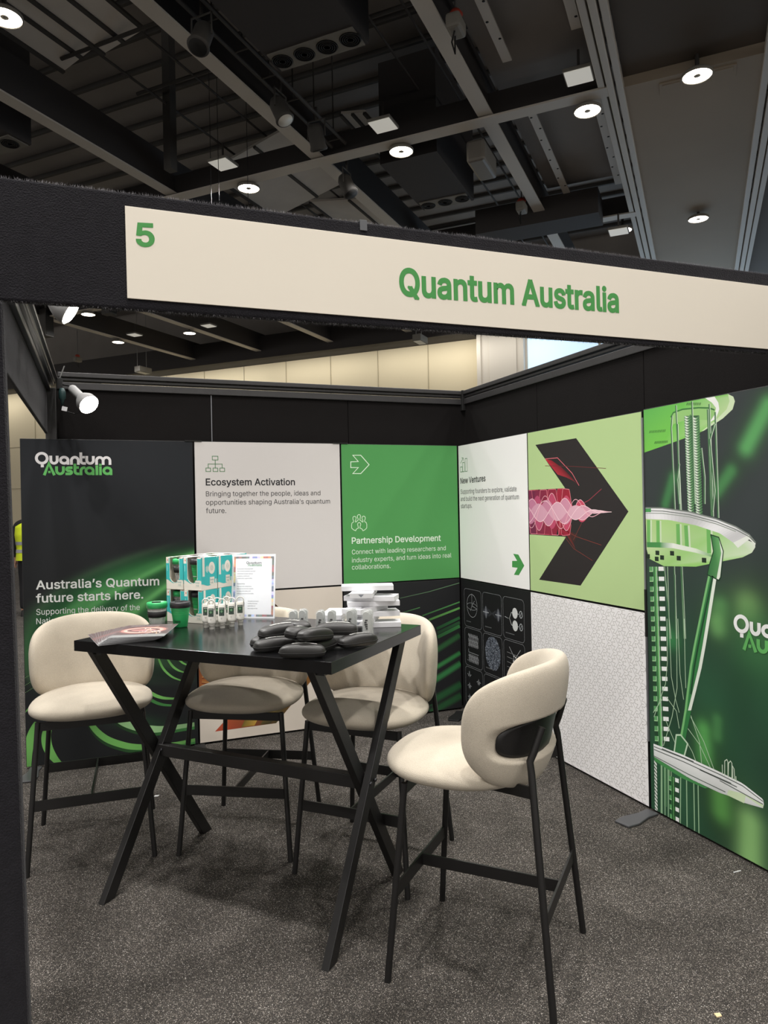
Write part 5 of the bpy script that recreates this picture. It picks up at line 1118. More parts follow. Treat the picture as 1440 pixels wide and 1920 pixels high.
# lower disc
up = T_['c_low'][:6]; dn = [T_['c_low'][i] for i in (11, 10, 9, 8, 7, 6)]
for i in range(24):
    a, b, c, d = interp(up, i/24), interp(up, (i+1)/24), interp(dn, (i+1)/24), interp(dn, i/24)
    A.put([a, b, c, d], [(0, 1, 2, 3)], [lin((238, 239, 240)), lin((238, 239, 240)), lin((206, 210, 208)), lin((206, 210, 208))], 7.3)
for P in T_['c_low_lines']: A.ribbon(P, .0045, (96, 104, 100), 7.8)
A.poly(T_['c_low_fin'], PG, 7.6); A.poly(T_['c_low_under'], (70, 140, 78), 6.8)
q2 = T_['c_lad2']; ladder((q2[0][0]-.03, q2[0][1]), (q2[2][0]-.03, q2[2][1]), q2[1], q2[3], 5, 3.6, 2)
q0 = T_['c_lad0']
A.poly([q0[0], q0[1], q0[3], q0[2]], (28, 48, 36), 3)
for k in range(14):
    q = k/14.; x = q0[0][0]*(1-q)+q0[2][0]*q; y = q0[0][1]*(1-q)+q0[2][1]*q; A.poly([(x, y), (x+.018, y-.012), (x+.018, y-.024), (x, y-.012)], (222, 228, 220), 3.3)
for P in T_['c_rods4']: A.ribbon(P, .006, (150, 186, 148), 4)
for k in range(5):
    x = T_['c_rods4'][0][0][0]+.01+k*.012; A.rect(x, .06, x+.006, .27, (64+18*k, 120+10*k, 72+14*k), 3.5)
for P in T_['c_cluster']: A.ribbon(P, .004, (206, 222, 200), 8)
A.build('print', t)
B_ = Art(lambda u, v, d: (u-U0, -.0006-d, v-.012))
q = T_['c_logo']; kv = (q[1][1]-q[0][1])/214; B_.logo(q[0][0], q[0][1]+.0, kv*.92, kv, (236, 238, 236), (98, 176, 96), 20); B_.build('word_mark', t)
# silver joint strip between the last two columns, plus dark joiners
struct(MB().span((XP-.006, 2.857, .35), (XP+.03, 2.867, 1.99)).build('trim_11', 'silver'))
struct(MB().span((XP-.007, 2.8565, .88), (XP+.0, 2.868, 1.12)).build('trim_12', 'rubber'))
for z in (1.99,):
    for i, (x, y) in enumerate(((.579, YP), (1.608, YP))):
        struct(MB().span((x-.055, y-.006, 2.027), (x+.055, y+.03, 2.034)).build('trim_%d' % (13+i), 'rubber'))
# flat stabiliser feet under the panels
def foot(loc, rz, label, m='foot'):
    b = MB(); P = [(-.035, .0), (.035, 0), (.03, -.07), (.05, -.17), (.04, -.24), (-.04, -.24), (-.05, -.17), (-.03, -.07)]
    b.prism(P, 0.0, .010); o = b.build('panel_foot', m, None, .003)
    o.location = loc; o.rotation_euler = (0, 0, rz); tag(o, label, 'panel foot')
foot((2.545, 2.83, .0015), R(-78), 'grey steel foot in front of the joint beside the tall green panel')
foot((-.40, 4.86, .0015), R(-8), 'grey steel foot at the left end of the back display wall')
foot((2.50, 4.80, .0015), R(-40), 'black foot in the back corner under the black panels', 'rubber')
foot((.58, 4.865, .0015), R(0), 'black foot under the joint between the dark and the cream panel', 'rubber')

# ------------------------------------------------------------------ black bar table with crossed legs
TZ = 1.05
T0 = Vector((.701, 2.262, 0)); TA = math.atan2(.864, -.813)        # near corner; long side heads to the left and back
tb = thing('bar_table', 'tall black rectangular bar table with crossed legs, covered in giveaways', 'table', T0, TA - math.pi)
# local: x runs from the left end (-1.186) to the near corner (0); y from the front edge (0) to the back (-.79)
TL, TW = 1.186, .79
MB().span((-TL, 0, TZ-.042), (0, TW, TZ)).build('tabletop', 'black_wood', tb, .0015)
for xe in (-.075, -1.10):
    for s_ in (0, 1):
        off = .017 if s_ else -.017
        m = MB(); a = (xe+off, .045 if s_ else .70, .0); b = (xe+off, .70 if s_ else .045, TZ-.043)
        # bar with ends cut level to the floor and the top
        w = .062; h = .03
        vs = []
        for (x, y, z) in (a, b):
            for dx, dy in ((-h/2, -w/2), (h/2, -w/2), (h/2, w/2), (-h/2, w/2)): vs.append((x+dx, y+dy, z))
        m.add(vs, [(0, 3, 2, 1), (4, 5, 6, 7), (0, 1, 5, 4), (1, 2, 6, 5), (2, 3, 7, 6), (3, 0, 4, 7)])
        m.build('leg', 'black_metal', tb, .002)
    b = MB()
    for dy in (-.02, .02): b.lathe([(0, -.004), (.007, -.004), (.007, .004), (0, .004)], 12, 0, Matrix.Translation((xe+.036, .3725+dy, .515)) @ Matrix.Rotation(R(90), 4, 'Y'))
    b.build('bolt', 'alu', tb)
MB().span((-1.085, .3525, .485), (-.09, .3925, .535)).build('stretcher', 'black_metal', tb, .002)
for xe in (-.075, -1.10): MB().span((xe-.03, .03, TZ-.056), (xe+.03, .76, TZ-.042)).build('top_plate', 'black_metal', tb)

# ------------------------------------------------------------------ cream boucle counter stools
def sgnpow(x, p): return math.copysign(abs(x)**p, x)
def pad_seat(m):
    cy, a, b, zc, ht, hb = -.075, .268, .262, .682, .052, .05
    nr, nf = 15, 64
    def P(q, f, side):
        th = 2*math.pi*f
        x, y = a*sgnpow(math.cos(th), .80), b*sgnpow(math.sin(th), .80)
        if y > 0: x *= 1-.10*(y/b)**2
        h = (1-q**2.6)**(1/2.3)
        dome = .006*(1-q*q)
        return (x*q, cy+y*q, zc + (ht*h+dome if side > 0 else -hb*h) + .008*(y*q/b)**2)
    vs = []; fs = []
    rings = [(math.sin(i/(nr)*math.pi/2), 1) for i in range(1, nr)] + [(1, 1)] + [(math.sin(i/(nr)*math.pi/2), -1) for i in range(nr-1, 0, -1)]
    vs.append(P(0, 0, 1))
    for q, s_ in rings:
        for j in range(nf): vs.append(P(q, j/nf, s_))
    vs.append(P(0, 0, -1)); last = len(vs)-1
    for j in range(nf): fs.append((0, 1+j, 1+(j+1) % nf))
    for i in range(len(rings)-1):
        for j in range(nf): a_ = 1+i*nf; fs.append((a_+j, a_+nf+j, a_+nf+(j+1) % nf, a_+(j+1) % nf))
    a_ = 1+(len(rings)-1)*nf
    for j in range(nf): fs.append((a_+j, last, a_+(j+1) % nf))
    m.add(vs, fs, 0, True)
BACK_Z, BACK_H, BACK_T = .857, .199, .047
def back_mid(s_, z):
    th = s_*1.53; tilt = (z-.85)*.22
    x = .262*math.sin(th)*(1+.12*(z-.86)); y = -.018 + tilt*max(.25, math.cos(th)) + .230*sgnpow(max(0, math.cos(th)), .95)
    return Vector((x, y, z))
def back_frame(s_, z):
    e = 1e-3; p = back_mid(s_, z); t = (back_mid(min(s_+e, 1.02), z)-back_mid(s_-e, z)).normalized(); n = t.cross(Vector((0, 0, 1))).normalized()
    return p, n                                           # n points to the front (inside)
def pad_back(m):
    nr, nf = 44, 150
    def P(q, f, side):
        th = 2*math.pi*f
        s_ = sgnpow(math.cos(th), .78)*q; w = sgnpow(math.sin(th), .74)*q
        z = BACK_Z + BACK_H*w
        z += (-.012 if w < 0 else .0)*(1-abs(s_))*abs(w)
        p, n = back_frame(s_*.985, z)
        h = (1-q**2.8)**(1/2.4)
        t = BACK_T*h
        if side < 0:
            k = ((abs(s_)/.70)**3.2+(abs(z-.822)/.060)**3.2)**(1/3.2); k = max(0, min(1, (1.16-k)/.16)); k = k*k*(3-2*k)
            t = t*(1-k)+min(t, .018)*k
        return p + n*(t*side)
    vs = []; fs = []
    rings = [(math.sin(i/nr*math.pi/2), 1) for i in range(1, nr)] + [(1, 1)] + [(math.sin(i/nr*math.pi/2), -1) for i in range(nr-1, 0, -1)]
    vs.append(P(0, 0, 1))
    for q, s_ in rings:
        for j in range(nf): vs.append(P(q, j/nf, s_))
    vs.append(P(0, 0, -1)); last = len(vs)-1
    for j in range(nf): fs.append((0, 1+j, 1+(j+1) % nf))
    for i in range(len(rings)-1):
        for j in range(nf): a_ = 1+i*nf; fs.append((a_+j, a_+nf+j, a_+nf+(j+1) % nf, a_+(j+1) % nf))
    a_ = 1+(len(rings)-1)*nf
    for j in range(nf): fs.append((a_+j, last, a_+(j+1) % nf))
    m.add(vs, fs, 0, True)
def plate_back(m):
    nf, nr = 72, 10
    def P(q, f, off):
        th = 2*math.pi*f; s_ = .70*sgnpow(math.cos(th), .63)*q; z = .822 + .060*sgnpow(math.sin(th), .63)*q
        p, n = back_frame(s_, z); return p - n*off
    vs = []; fs = []
    for off in (.024, .019):
        for i in range(nr+1):
            for j in range(nf): vs.append(P(max(i/nr, .001), j/nf, off))
    k = (nr+1)*nf
    for L in (0, k):
        for i in range(nr):
            for j in range(nf): fs.append((L+i*nf+j, L+(i+1)*nf+j, L+(i+1)*nf+(j+1) % nf, L+i*nf+(j+1) % nf))
    for j in range(nf): fs.append((nr*nf+j, k+nr*nf+j, k+nr*nf+(j+1) % nf, nr*nf+(j+1) % nf))
    m.add(vs, fs, 0, True)
def make_stool(label, loc, rz):
    t = thing('counter_stool', label, 'stool', loc, rz, 'cream boucle stools around the bar table')
    m = MB(); pad_seat(m); m.build('seat', 'boucle', t)
    m = MB(); pad_back(m); m.build('backrest', 'boucle', t)
    m = MB(); plate_back(m); m.build('back_plate', 'black_metal', t)
    for s_ in (-1, 1):
        MB().tube([(s_*.262, -.272, 0), (s_*.215, -.218, .645)], .0115, 14).build('leg', 'black_metal', t)
    for s_ in (-1, 1):
        c = []
        K = [(s_*.262, .272, 0), (s_*.205, .205, .735), (s_*.200, .200, .765), (s_*.194, .212, .795), (s_*.180, .236, .870)]
        MB().tube(K, .0115, 14).build('leg', 'black_metal', t)
    f = MB()
    f.bar((-.215, -.218, .625), (.215, -.218, .625), .008, .036); 
    for s_ in (-1, 1): f.bar((s_*.21, .212, .672), (s_*.10, .03, .640), .008, .038)
    f.build('seat_frame', 'black_metal', t)
    z = .29; xf = .262-.047*z/.645; yf = .272-.054*z/.645; yr = .272-.067*z/.735; xr = .262-.057*z/.735
    MB().bar((-xf, -yf, z), (xf, -yf, z), .007, .045).build('footrest', 'black_metal', t)
    MB().bar((-xr, yr, z), (xr, yr, z), .007, .045).build('footrest', 'black_metal', t)
    MB().bar((0, -yf, z), (0, yr, z), .007, .040).build('stretcher', 'black_metal', t)
    return t
s0 = make_stool('cream stool at the right front, seen from behind with its black back plate showing', (1.2255, 2.166, 0), R(223.6))
for lab, loc, rz in (('cream stool at the left end of the table, in front of the dark panel', (-.05, 3.68, 0), -2.9),
                     ('cream stool behind the middle of the table, in front of the cream arrow panel', (.663, 3.459, 0), -30.3),
                     ('cream stool behind the right end of the table, next to the green-streaked panel', (1.12, 2.985, 0), -46.0)):
    c = copy_thing(s0); c.location = loc; c.rotation_euler = (0, 0, R(rz)); relabel(c, lab)

# ------------------------------------------------------------------ giveaways on the table
# cup boxes: two tiers, two wide, three deep
BW, BH = .107, .15
def cup_into(parent, glass, off=Vector((0, 0, 0)), s=1.0):
    X = Matrix.Translation(off) @ Matrix.Scale(s, 4)
    body = [(0, 0), (.027, 0), (.029, .004), (.040, .088), (.0395, .092), (0, .092)]
    lidc = 'cup_green' if glass else 'lid_black'
    if glass:
        MB(X).lathe([(0, .0), (.028, 0), (.0295, .004), (.040, .085), (.0385, .085), (.027, .006), (0, .005)], 40).build('cup_body', 'cup_glass', parent)
        MB(X).lathe([(.0352, .046), (.0372, .046), (.0402, .071), (.0382, .071), (.0352, .046)], 40).build('band', 'rubber', parent)
    else:
        b = MB(X).lathe(body, 40)
        b.build('cup_body', 'cup_green', parent)
        b = MB(X)
        for z in (.058, .066, .074): b.lathe([(.029+.011*(z-.004)/.084, z-.0006), (.0302+.011*(z-.004)/.084, z), (.029+.011*(z-.004)/.084, z+.0006)], 40)
        b.build('grip_line', 'cup_green', parent)
    MB(X).lathe([(.0405, .085), (.0432, .086), (.0435, .104), (.041, .109), (.036, .110), (.033, .106), (0, .106)], 40).build('lid', lidc, parent)
    p = MB(X); p.prism([(.012*math.cos(a)*1.6, -.012+.009*math.sin(a)) for a in [i*math.pi/8 for i in range(16)]], .105, .1125); p.build('lid_plug', lidc if not glass else 'lid_black', parent)
def cup_mark(parent, z, k, c1, c2, r0, name='lettering'):
    def fr(u, v, d):
        r_ = r0+.011*(z+v-.004)/.084+.0007+d*.5; a = -math.pi/2+u/r0*.8
        return (r_*math.cos(a), r_*math.sin(a), z+v)
    A = Art(fr); A.logo(-.5*1310*k, .0, k, k, c1, c2); A.build(name, parent)
def cup_box(label, loc, rz, glass, side=True):
    t = thing('cup_box', label, 'box', loc, rz, 'stacked turquoise cup boxes')
    w = BW/2-.0008; h = BH-.001
    # front wall with a U-shaped window, as a polygon with a notch
    def win(z0, top):
        P = [(.029, h)]
        P += [(.029*math.cos(a), z0+.029+.029*math.sin(a)) for a in [-i*math.pi/12 for i in range(13)]]
        P += [(-.029, h)]
        return P
    m = MB()
    outline = [(-w, 0), (w, 0), (w, h)] + [(.029, h)] + [(.029*math.cos(-i*math.pi/12), .062+.029*math.sin(-i*math.pi/12)) for i in range(13)] + [(-.029, h), (-w, h)]
    X = Matrix(((1, 0, 0, 0), (0, 0, 1, -w), (0, 1, 0, 0), (0, 0, 0, 1)))
    m.prism(outline, 0, .0012, 0, X)
    m.span((-w, w-.0012, 0), (w, w, h)); m.span((-w, -w, 0), (-w+.0012, w, h)); m.span((w-.0012, -w, 0), (w, w, h)); m.span((-w, -w, 0), (w, w, .0012))
    top = [(-w, -w+.022), (-.029, -w+.022), (-.029, -w), (-w, -w)]
    m.span((-w, -w, h-.0012), (-.029, -w+.03, h)); m.span((.029, -w, h-.0012), (w, -w+.03, h)); m.span((-w, w-.032, h-.0012), (w, w, h))
    m.span((-w, -w+.03, h-.0012), (-.038, w-.032, h)); m.span((.038, -w+.03, h-.0012), (w, w-.032, h))
    m.build('carton', 'cream_card', t)
    A = Art(lambda u, v, d: (u, -w-.0002-d, v), (-w, w, 0, h))
    TEAL, CR = (62, 186, 186), (236, 230, 218)
    def wavy(x): return .030+.016*math.cos((x+w)/(2*w)*math.pi*1.15)**2
    for i in range(24):                                    # turquoise field left and right of the window
        x0, x1 = -w+2*w*i/24, -w+2*w*(i+1)/24; xm = (x0+x1)/2
        topz = h-.004 if abs(xm) > .030 else .062-math.sqrt(max(0, .031**2-xm*xm))
        if xm < -.033: topz = h-.028
        if xm > .033: topz = h-.006
        A.poly([(x0, wavy(x0)), (x1, wavy(x1)), (x1, topz), (x0, topz)], TEAL, 1)
    A.rect(.016, .016, .046, .044, CR, 1.5)
    A.line('keep', .018, .031, .0085, (58, 150, 150), 1, 2, .9); A.line('cup', .021, .019, .0085, (58, 150, 150), 1, 2, .9)
    A.rect(-w+.008, h-.016, -w+.014, h-.010, (224, 132, 118), 2); A.rect(-w+.007, .085, -w+.0085, .112, (214, 240, 238), 2)
    A.build('front_print', t)
    B = Art(lambda u, v, d: (w+.0002+d, u, v), (-w, w, 0, h))
    for i in range(24):
        x0, x1 = -w+2*w*i/24, -w+2*w*(i+1)/24
        B.poly([(x0, wavy(x0)*.6), (x1, wavy(x1)*.6), (x1, h), (x0, h)], TEAL, 1)
    B.ribbon([(-w+.016, h), (-w+.016, .062)], .014, CR, 1.5)
    B.ellipse(.018, .098, .021, .028, CR, 1.5); B.ring(.018, .098, .008, .011, .0016, (150, 170, 160), 2); B.ring(.018, .098, .004, .005, .0016, (150, 170, 160), 2)
    for k in range(5): B.rect(-.022+k*.004, .085-.004*k % .012, -.020+k*.004, .105+.003*(k % 3), (236, 230, 218), 2)
    B.rect(.004, .022, .034, .056, CR, 1.5); B.line('keep', .007, .040, .009, (58, 110, 116), 1, 2, .85); B.line('cup', .009, .027, .009, (58, 110, 116), 1, 2, .85); B.rect(.040, .026, .046, .046, (236, 230, 218), 2)
    B.build('side_print', t)
    cup = bpy.data.objects.new('cup', None); COL.objects.link(cup); cup.parent = t; cup.location = (0, -.004, .03)
    cup_into(cup, glass)
    cup_mark(cup, .053 if glass else .03, .000032 if glass else .00002, (235, 235, 235), (70, 130, 80), .030)
    return t
bo = Vector((.276, 3.461, TZ)); bx = Vector((.66, -.7512, 0)); by = Vector((.7512, .66, 0))
brz = math.atan2(bx.y, bx.x)
names = {(0, 0, 0): 'lower front left', (1, 0, 0): 'lower front right', (0, 0, 1): 'upper front left, green lid in its window', (1, 0, 1): 'upper front right, dark lid in its window'}
pro = {}
for k in range(2):
    for j in range(3):
        for i in range(2):
            gl = (i == 0) if j == 0 else ((i+j) % 2 == 0)
            lab = 'turquoise cup box %s of the stack' % names[(i, j, k)] if (i, j, k) in names else 'turquoise cup box, %s tier, %s row from the front, %s side' % (('lower', 'upper')[k], ('first', 'second', 'third')[j], ('left', 'right')[i])
            loc = bo + bx*(BW*(i+.5)) + by*(BW*(j+.5)+.004*j) + Vector((0, 0, BH*k+.0006)); rz = brz + R(1.2*(j-1)*(1 if k else -1))
            if gl in pro: o = copy_thing(pro[gl]); o.location = loc; o.rotation_euler = (0, 0, rz); relabel(o, lab)
            else: pro[gl] = cup_box(lab, loc, rz, gl)
# two loose cups
def loose_cup(label, x, y, glass, rz):
    t = thing('travel_cup', label, 'cup', (x, y, TZ), rz); t.scale = (1.03,)*3
    cup_into(t, glass)
    if glass: cup_mark(t, .0505, .000034, (238, 238, 238), (80, 140, 90), .030)
    else: cup_mark(t, .028, .000024, (28, 58, 40), (28, 58, 40), .030)
    return t
loose_cup('clear travel cup with a green lid and black band, standing by the leaflets', .222, 3.30, True, R(-15))
loose_cup('green travel cup with a charcoal lid, standing before the cup boxes', .318, 3.262, False, R(-30))

# sign holder
sp = Vector((.656, 3.352, TZ)); t = thing('sign_holder', 'white information sheet with a colourful border in a clear stand on the table', 'sign', sp, R(-31))
X = Matrix.Rotation(R(-7), 4, 'X')
MB(X).span((-.107, -.001, .0), (.107, .0035, .302)).build('sheet', 'white_card', t)
MB(X).span((-.109, -.005, .0), (.109, -.003, .304)).build('acrylic_front', 'clear', t)
MB().span((-.107, 0, 0), (.107, .035, .003)).build('base', 'clear', t)
A = Art(lambda u, v, d: tuple(X @ Vector((u, -.0012-d*.6, v))))
A.rect(-.105, .002, .105, .298, (238, 238, 244), 0)
g = random.Random(4); PC = [(52, 40, 46), (158, 52, 62), (96, 96, 112), (176, 186, 222), (120, 130, 190), (232, 222, 170), (226, 140, 70), (70, 60, 62), (206, 210, 236), (64, 92, 140), (190, 80, 60)]
def border(P0, P1, nrm, n, seq):
    for i in range(n):
        a, b = i/n, (i+1)/n; c = PC[seq[int(i*len(seq)/n)]]; c = tuple(min(255, max(0, x+g.randint(-24, 24))) for x in c)
        p = (P0[0]+(P1[0]-P0[0])*a, P0[1]+(P1[1]-P0[1])*a); q = (P0[0]+(P1[0]-P0[0])*b, P0[1]+(P1[1]-P0[1])*b)
        A.poly([p, q, (q[0]+nrm[0], q[1]+nrm[1]), (p[0]+nrm[0], p[1]+nrm[1])], c, 1)
border((-.100, .292), (.100, .292), (0, -.010), 26, [0, 1, 0, 2, 8, 4, 8, 5, 10, 6, 7]); border((-.100, .018), (.100, .018), (0, -.010), 26, [1, 6, 8, 8, 2, 8, 2, 2, 1, 7, 7])
border((-.100, .292), (-.100, .01), (.010, 0), 34, [6, 6, 10, 5, 5, 9, 8, 4, 8, 2, 8, 7]); border((.100, .292), (.100, .01), (-.010, 0), 34, [7, 7, 1, 1, 0, 9, 8, 3, 9, 8, 4, 5, 5, 1, 10, 10])
kl = .078/1310; A.logo(-.038, .256, kl, kl, (40, 44, 46), (60, 130, 84), 2)
TX = (52, 54, 62)
for st, u, v, c, b in (('Ecosystem Development', -.082, .231, .0052, 1), ('We connect Australia’s quantum', -.082, .220, .0046, 0), ('community through national', -.082, .208, .0046, 0), ('programs, events and', -.082, .197, .0046, 0), ('collaboration opportunities.', -.082, .186, .0046, 0),
                       ('Partnerships', -.082, .160, .0052, 1), ('Connect with researchers,', -.082, .148, .0046, 0), ('startups and industry leaders', -.082, .137, .0046, 0), ('to scope use cases, pilot', -.082, .126, .0046, 0), ('solutions and drive innovation.', -.082, .114, .0046, 0),
                       ('founders and early-', -.026, .078, .0046, 0), ('building the next', -.026, .067, .0046, 0), ('generation of', -.026, .056, .0046, 0), ('and ready for the', -.026, .044, .0046, 0)):
    A.line(st, u, v, c, TX if not b else (36, 38, 44), 1, 2, .95)
A.build('print', t, 'print_gloss')

# white squeeze tubes standing on their caps
def make_tube(label, loc, rz):
    t = thing('squeeze_tube', label, 'tube', loc, rz, 'white squeeze tubes with hanging loops')
    def S(f, v):
        z = .019+v*.088; a = 2*math.pi*f
        q = v; rx = .0175+.0008*math.sin(q*3); ry = .0145*(1-q)**.55+.0022*q
        if v < .12: k = .55+.45*math.sqrt(v/.12); rx *= k; ry *= k
        if v > .9: k = 1-.12*((v-.9)/.1)**2; rx *= k
        return (rx*math.cos(a), ry*math.sin(a), z)
    m = MB(); m.grid(S, 32, 22, 0, True)
    m.add([S(j/32, 1) for j in range(32)], [tuple(range(32))]); m.add([S(j/32, 0) for j in range(32)], [tuple(range(32))[::-1]])
    m.build('body', 'white_plastic', t)
    MB().lathe([(0, 0), (.0105, 0), (.0112, .002), (.0108, .017), (.0125, .018), (.0125, .0205), (0, .0205)], 24, 0, Matrix.Scale(.85, 4, (0, 1, 0))).build('cap', 'white_plastic', t)
    P = [(.0155*math.cos(R(a)), 0, .1105+.0165*math.sin(R(a))) for a in range(-20, 201, 10)]
    MB().tube(P, .0026, 8).build('hanging_loop', 'white_plastic', t)
    MB().tube([(.0155, 0, .106), (.019, -.006, .098), (.017, -.012, .084)], .0012, 6).build('cord', 'rubber', t)
    def fr(u, v, d):
        q = (v-.019)/.088; rx = .0175+.0008*math.sin(q*3); ry = .0145*(1-q)**.55+.0022*q
        return (u, -ry*math.sqrt(max(.02, 1-(u/rx)**2))-.0004-d*.6, v)
    A = Art(fr)
    for i in range(8):
        u0, u1 = -.0115+.023*i/8, -.0115+.023*(i+1)/8
        for z0, z1, c in ((.056, .068, (46, 62, 54)), (.068, .082, (40, 76, 54)), (.082, .091, (48, 64, 56))): A.poly([(u0, z0), (u1, z0), (u1, z1), (u0, z1)], c, 1)
    A.line('Quantum', -.0085, .0845, .0034, (225, 235, 225), 1, 2, .85)
    A.ring(0, .0745, .003, .0035, .001, (150, 200, 150), 2, 12); A.ribbon([(-.0055, .0745), (.0055, .0745)], .0007, (150, 200, 150), 2); A.ribbon([(0, .0695), (0, .0795)], .0007, (150, 200, 150), 2)
    A.rect(-.008, .0635, .008, .0650, (215, 225, 215), 2); A.rect(-.0055, .0605, .0055, .0618, (215, 225, 215), 2)
    for k in range(3): A.rect(-.0045+.001*k, .047-k*.003, .0045-.001*k, .048-k*.003, (150, 150, 146), 1)
    A.build('label', t, 'print_gloss', 'dark green printed label')
    return t
TP = [(.435, 3.129, 'first from left in the front row on their caps'), (.481, 3.135, 'second from left in the front row on their caps'), (.526, 3.158, 'third from left in the front row on their caps'), (.568, 3.183, 'rightmost of all, in front of the information sheet'),
      (.419, 3.186, 'leftmost of the back row'), (.468, 3.190, 'second from left in the back row'), (.514, 3.214, 'third from left in the back row'), (.442, 3.240, 'rearmost, beside the cup boxes')]
t0 = None
for i, (x, y, l) in enumerate(TP):
    lab = 'white squeeze tube, ' + l; rz = R(-20+((i*37) % 17)-8)
    if t0 is None: t0 = make_tube(lab, (x, y, TZ), rz)
    else: o = copy_thing(t0); o.location = (x, y, TZ); o.rotation_euler = (0, 0, rz); relabel(o, lab)

# leaflets fanned out over the left end of the table
def leaflet(i, n):
    q = i/(n-1)
    c = Vector((.064+.096*q, 3.110-.020*q, TZ+.0008+.0019*i)); rz = R(8-24*q + 1.4*math.sin(i*2.1))
    lab = 'topmost dark pink leaflet of the fan at the left end of the table' if i == n-1 else ('bottom leaflet of the fan, overhanging the left corner of the table' if i == 0 else 'dark pink leaflet in the middle of the fan at the table end')
    t = thing('leaflet', lab, 'leaflet', c, rz, 'leaflets fanned at the table end')
    MB().box((0, 0, 0), (.212, .30, .0009)).build('paper', 'leaflet_edge', t)
    return t
M['leaflet_edge'] = mat('leaflet_edge', (160, 160, 163), .35)
def leaflet_print(t):
    A = Art(lambda u, v, d: (u, v, .00065+d))
    A.rect(-.105, -.149, .105, .149, (104, 88, 88), 0)
    A.rect(-.105, -.149, .105, -.095, (150, 150, 150), .5)
    for k, (ru, rv, c) in enumerate(((.098, .088, (134, 100, 98)), (.090, .074, (190, 138, 130)), (.080, .062, (226, 182, 170)), (.066, .046, (120, 92, 92)), (.05, .026, (184, 136, 132)))): A.ellipse(-.008, .008, ru, rv, c, 1+k*.4)
    g = random.Random(9)
    for k in range(11):
        x0 = .0+g.random()*.05; y0 = -.06+g.random()*.09
        A.ribbon([(x0+.008*j*math.cos(k)+.004*math.sin(j*2.1+k), y0+.012*j*math.sin(k*1.7)+.012*math.cos(j*1.8+k)) for j in range(7)], .0026, ((244, 232, 232), (240, 208, 170), (236, 214, 222))[k % 3], 4)
    A.line('Quantum Australia', -.085, .118, .010, (236, 230, 230), 1, 4); A.rect(.01, .121, .085, .125, (222, 214, 214), 4)
    return A.build('print', t, 'print_gloss')
NL = 13
pl = None
for i in range(NL):
    t = leaflet(i, NL)
    if pl is None: pl = leaflet_print(t)
    else: c = pl.copy(); COL.objects.link(c); c.parent = t

# white slim boxes in a leaning stack
WBX = [(1.085, 2.885, -21, 'lowest but one'), (1.06, 2.84, -62, 'lowest')]
def white_box(label, loc, rz, tri=True):
    t = thing('slim_box', label, 'box', loc, rz, 'slim white boxes stacked at the right end of the table')
    MB().span((-.112, -.048, 0), (.112, .048, .0213)).build('carton', 'white_card', t, .001)
    A = Art(lambda u, v, d: (-.1122-d, -u, v)); A.poly([(-.012, .016), (.012, .016), (0, .004)], (138, 142, 150), 1)
    A.build('end_mark', t)
    B = Art(lambda u, v, d: (u, v, .0214+d)); B.line('AUSTRALIA', -.100, -.030, .006, (200, 202, 206), 0, 1); B.ring(-.085, .0, .006, .006, .0012, (190, 192, 198), 1)
    B.build('top_print', t)
    return t
spec = [(1.09, 2.875, -20, 'bottom slim white box of the stack, lying flat on the table'), (1.035, 2.865, 58, 'slim white box second from the bottom, its end poking out to the front'), (1.085, 2.885, -12, 'slim white box third from the bottom of the stack'),
        (1.05, 2.88, 38, 'slim white box fourth from the bottom of the stack, with its triangle mark facing left'), (1.09, 2.89, -17, 'slim white box fifth from the bottom of the stack'), (1.085, 2.895, -34, 'slim white box third from the top of the stack, turned askew'),
        (1.05, 2.895, 64, 'slim white box second from the top, its corner turned to the front'), (1.07, 2.905, -19, 'topmost slim white box of the stack')]
w0 = None
for i, (x, y, a, l) in enumerate(spec):
    loc = (x, y, TZ+.0005+.0222*i)
    if w0 is None: w0 = white_box(l, loc, R(a))
    else: o = copy_thing(w0); o.location = loc; o.rotation_euler = (0, 0, R(a)); relabel(o, l)
o = copy_thing(w0); o.location = (.975, 3.085, TZ+.0005); o.rotation_euler = (0, 0, R(66)); relabel(o, 'slim white box lying left of the stack, lower of the pair')
o = copy_thing(w0); o.location = (.978, 3.082, TZ+.0227); o.rotation_euler = (0, 0, R(62)); relabel(o, 'slim white box lying left of the stack, upper of the pair')

# black zipped cases in a heap
def make_case(label, loc, rot):
    t = thing('zip_case', label, 'case', loc, 0, 'black zipped cases heaped on the table'); t.rotation_euler = rot
    def S(f, v, sgn):
        a = 2*math.pi*f; q = v
        x = .080*sgnpow(math.cos(a), .62)*q; y = .034*sgnpow(math.sin(a), .62)*q
        h = (1-q**7)**(1/2.4)*(.0205 if sgn > 0 else .0185)
        return (x, y, sgn*h + (.009 if sgn > 0 else .002)*(1-(x/.08)**2)*(1-.5*(y/.034)**2 if sgn > 0 else 1)*(1-q**7))
    m = MB()
    for sgn in (1, -1):
        m.grid(lambda f, v: S(f, math.sin(max(v, .001)*math.pi/2), sgn), 56, 14, 0, True)
    m.build('shell', 'zip_case', t, merge=.00005)
    z = MB(); P = [S(j/56, 1, 1) for j in range(56)]
    z.tube([(p[0]*1.004, p[1]*1.008, p[2]) for p in P], .0016, 6, 0, True); z.build('zip', 'rubber', t)
    A = Art(lambda u, v, d: (u, v, .0205*(1-(abs(u)/.08)**7)**(1/2.4)+.009*(1-(u/.08)**2)*(1-.5*(v/.034)**2)+.0014+d*.5))
    A.line('QUANTUM AUSTRALIA', -.036, -.0045, .0092, (232, 232, 228), 2, 1, .62); A.build('lettering', t)
    return t
ZB, ZT = TZ+.0215, TZ+.0605
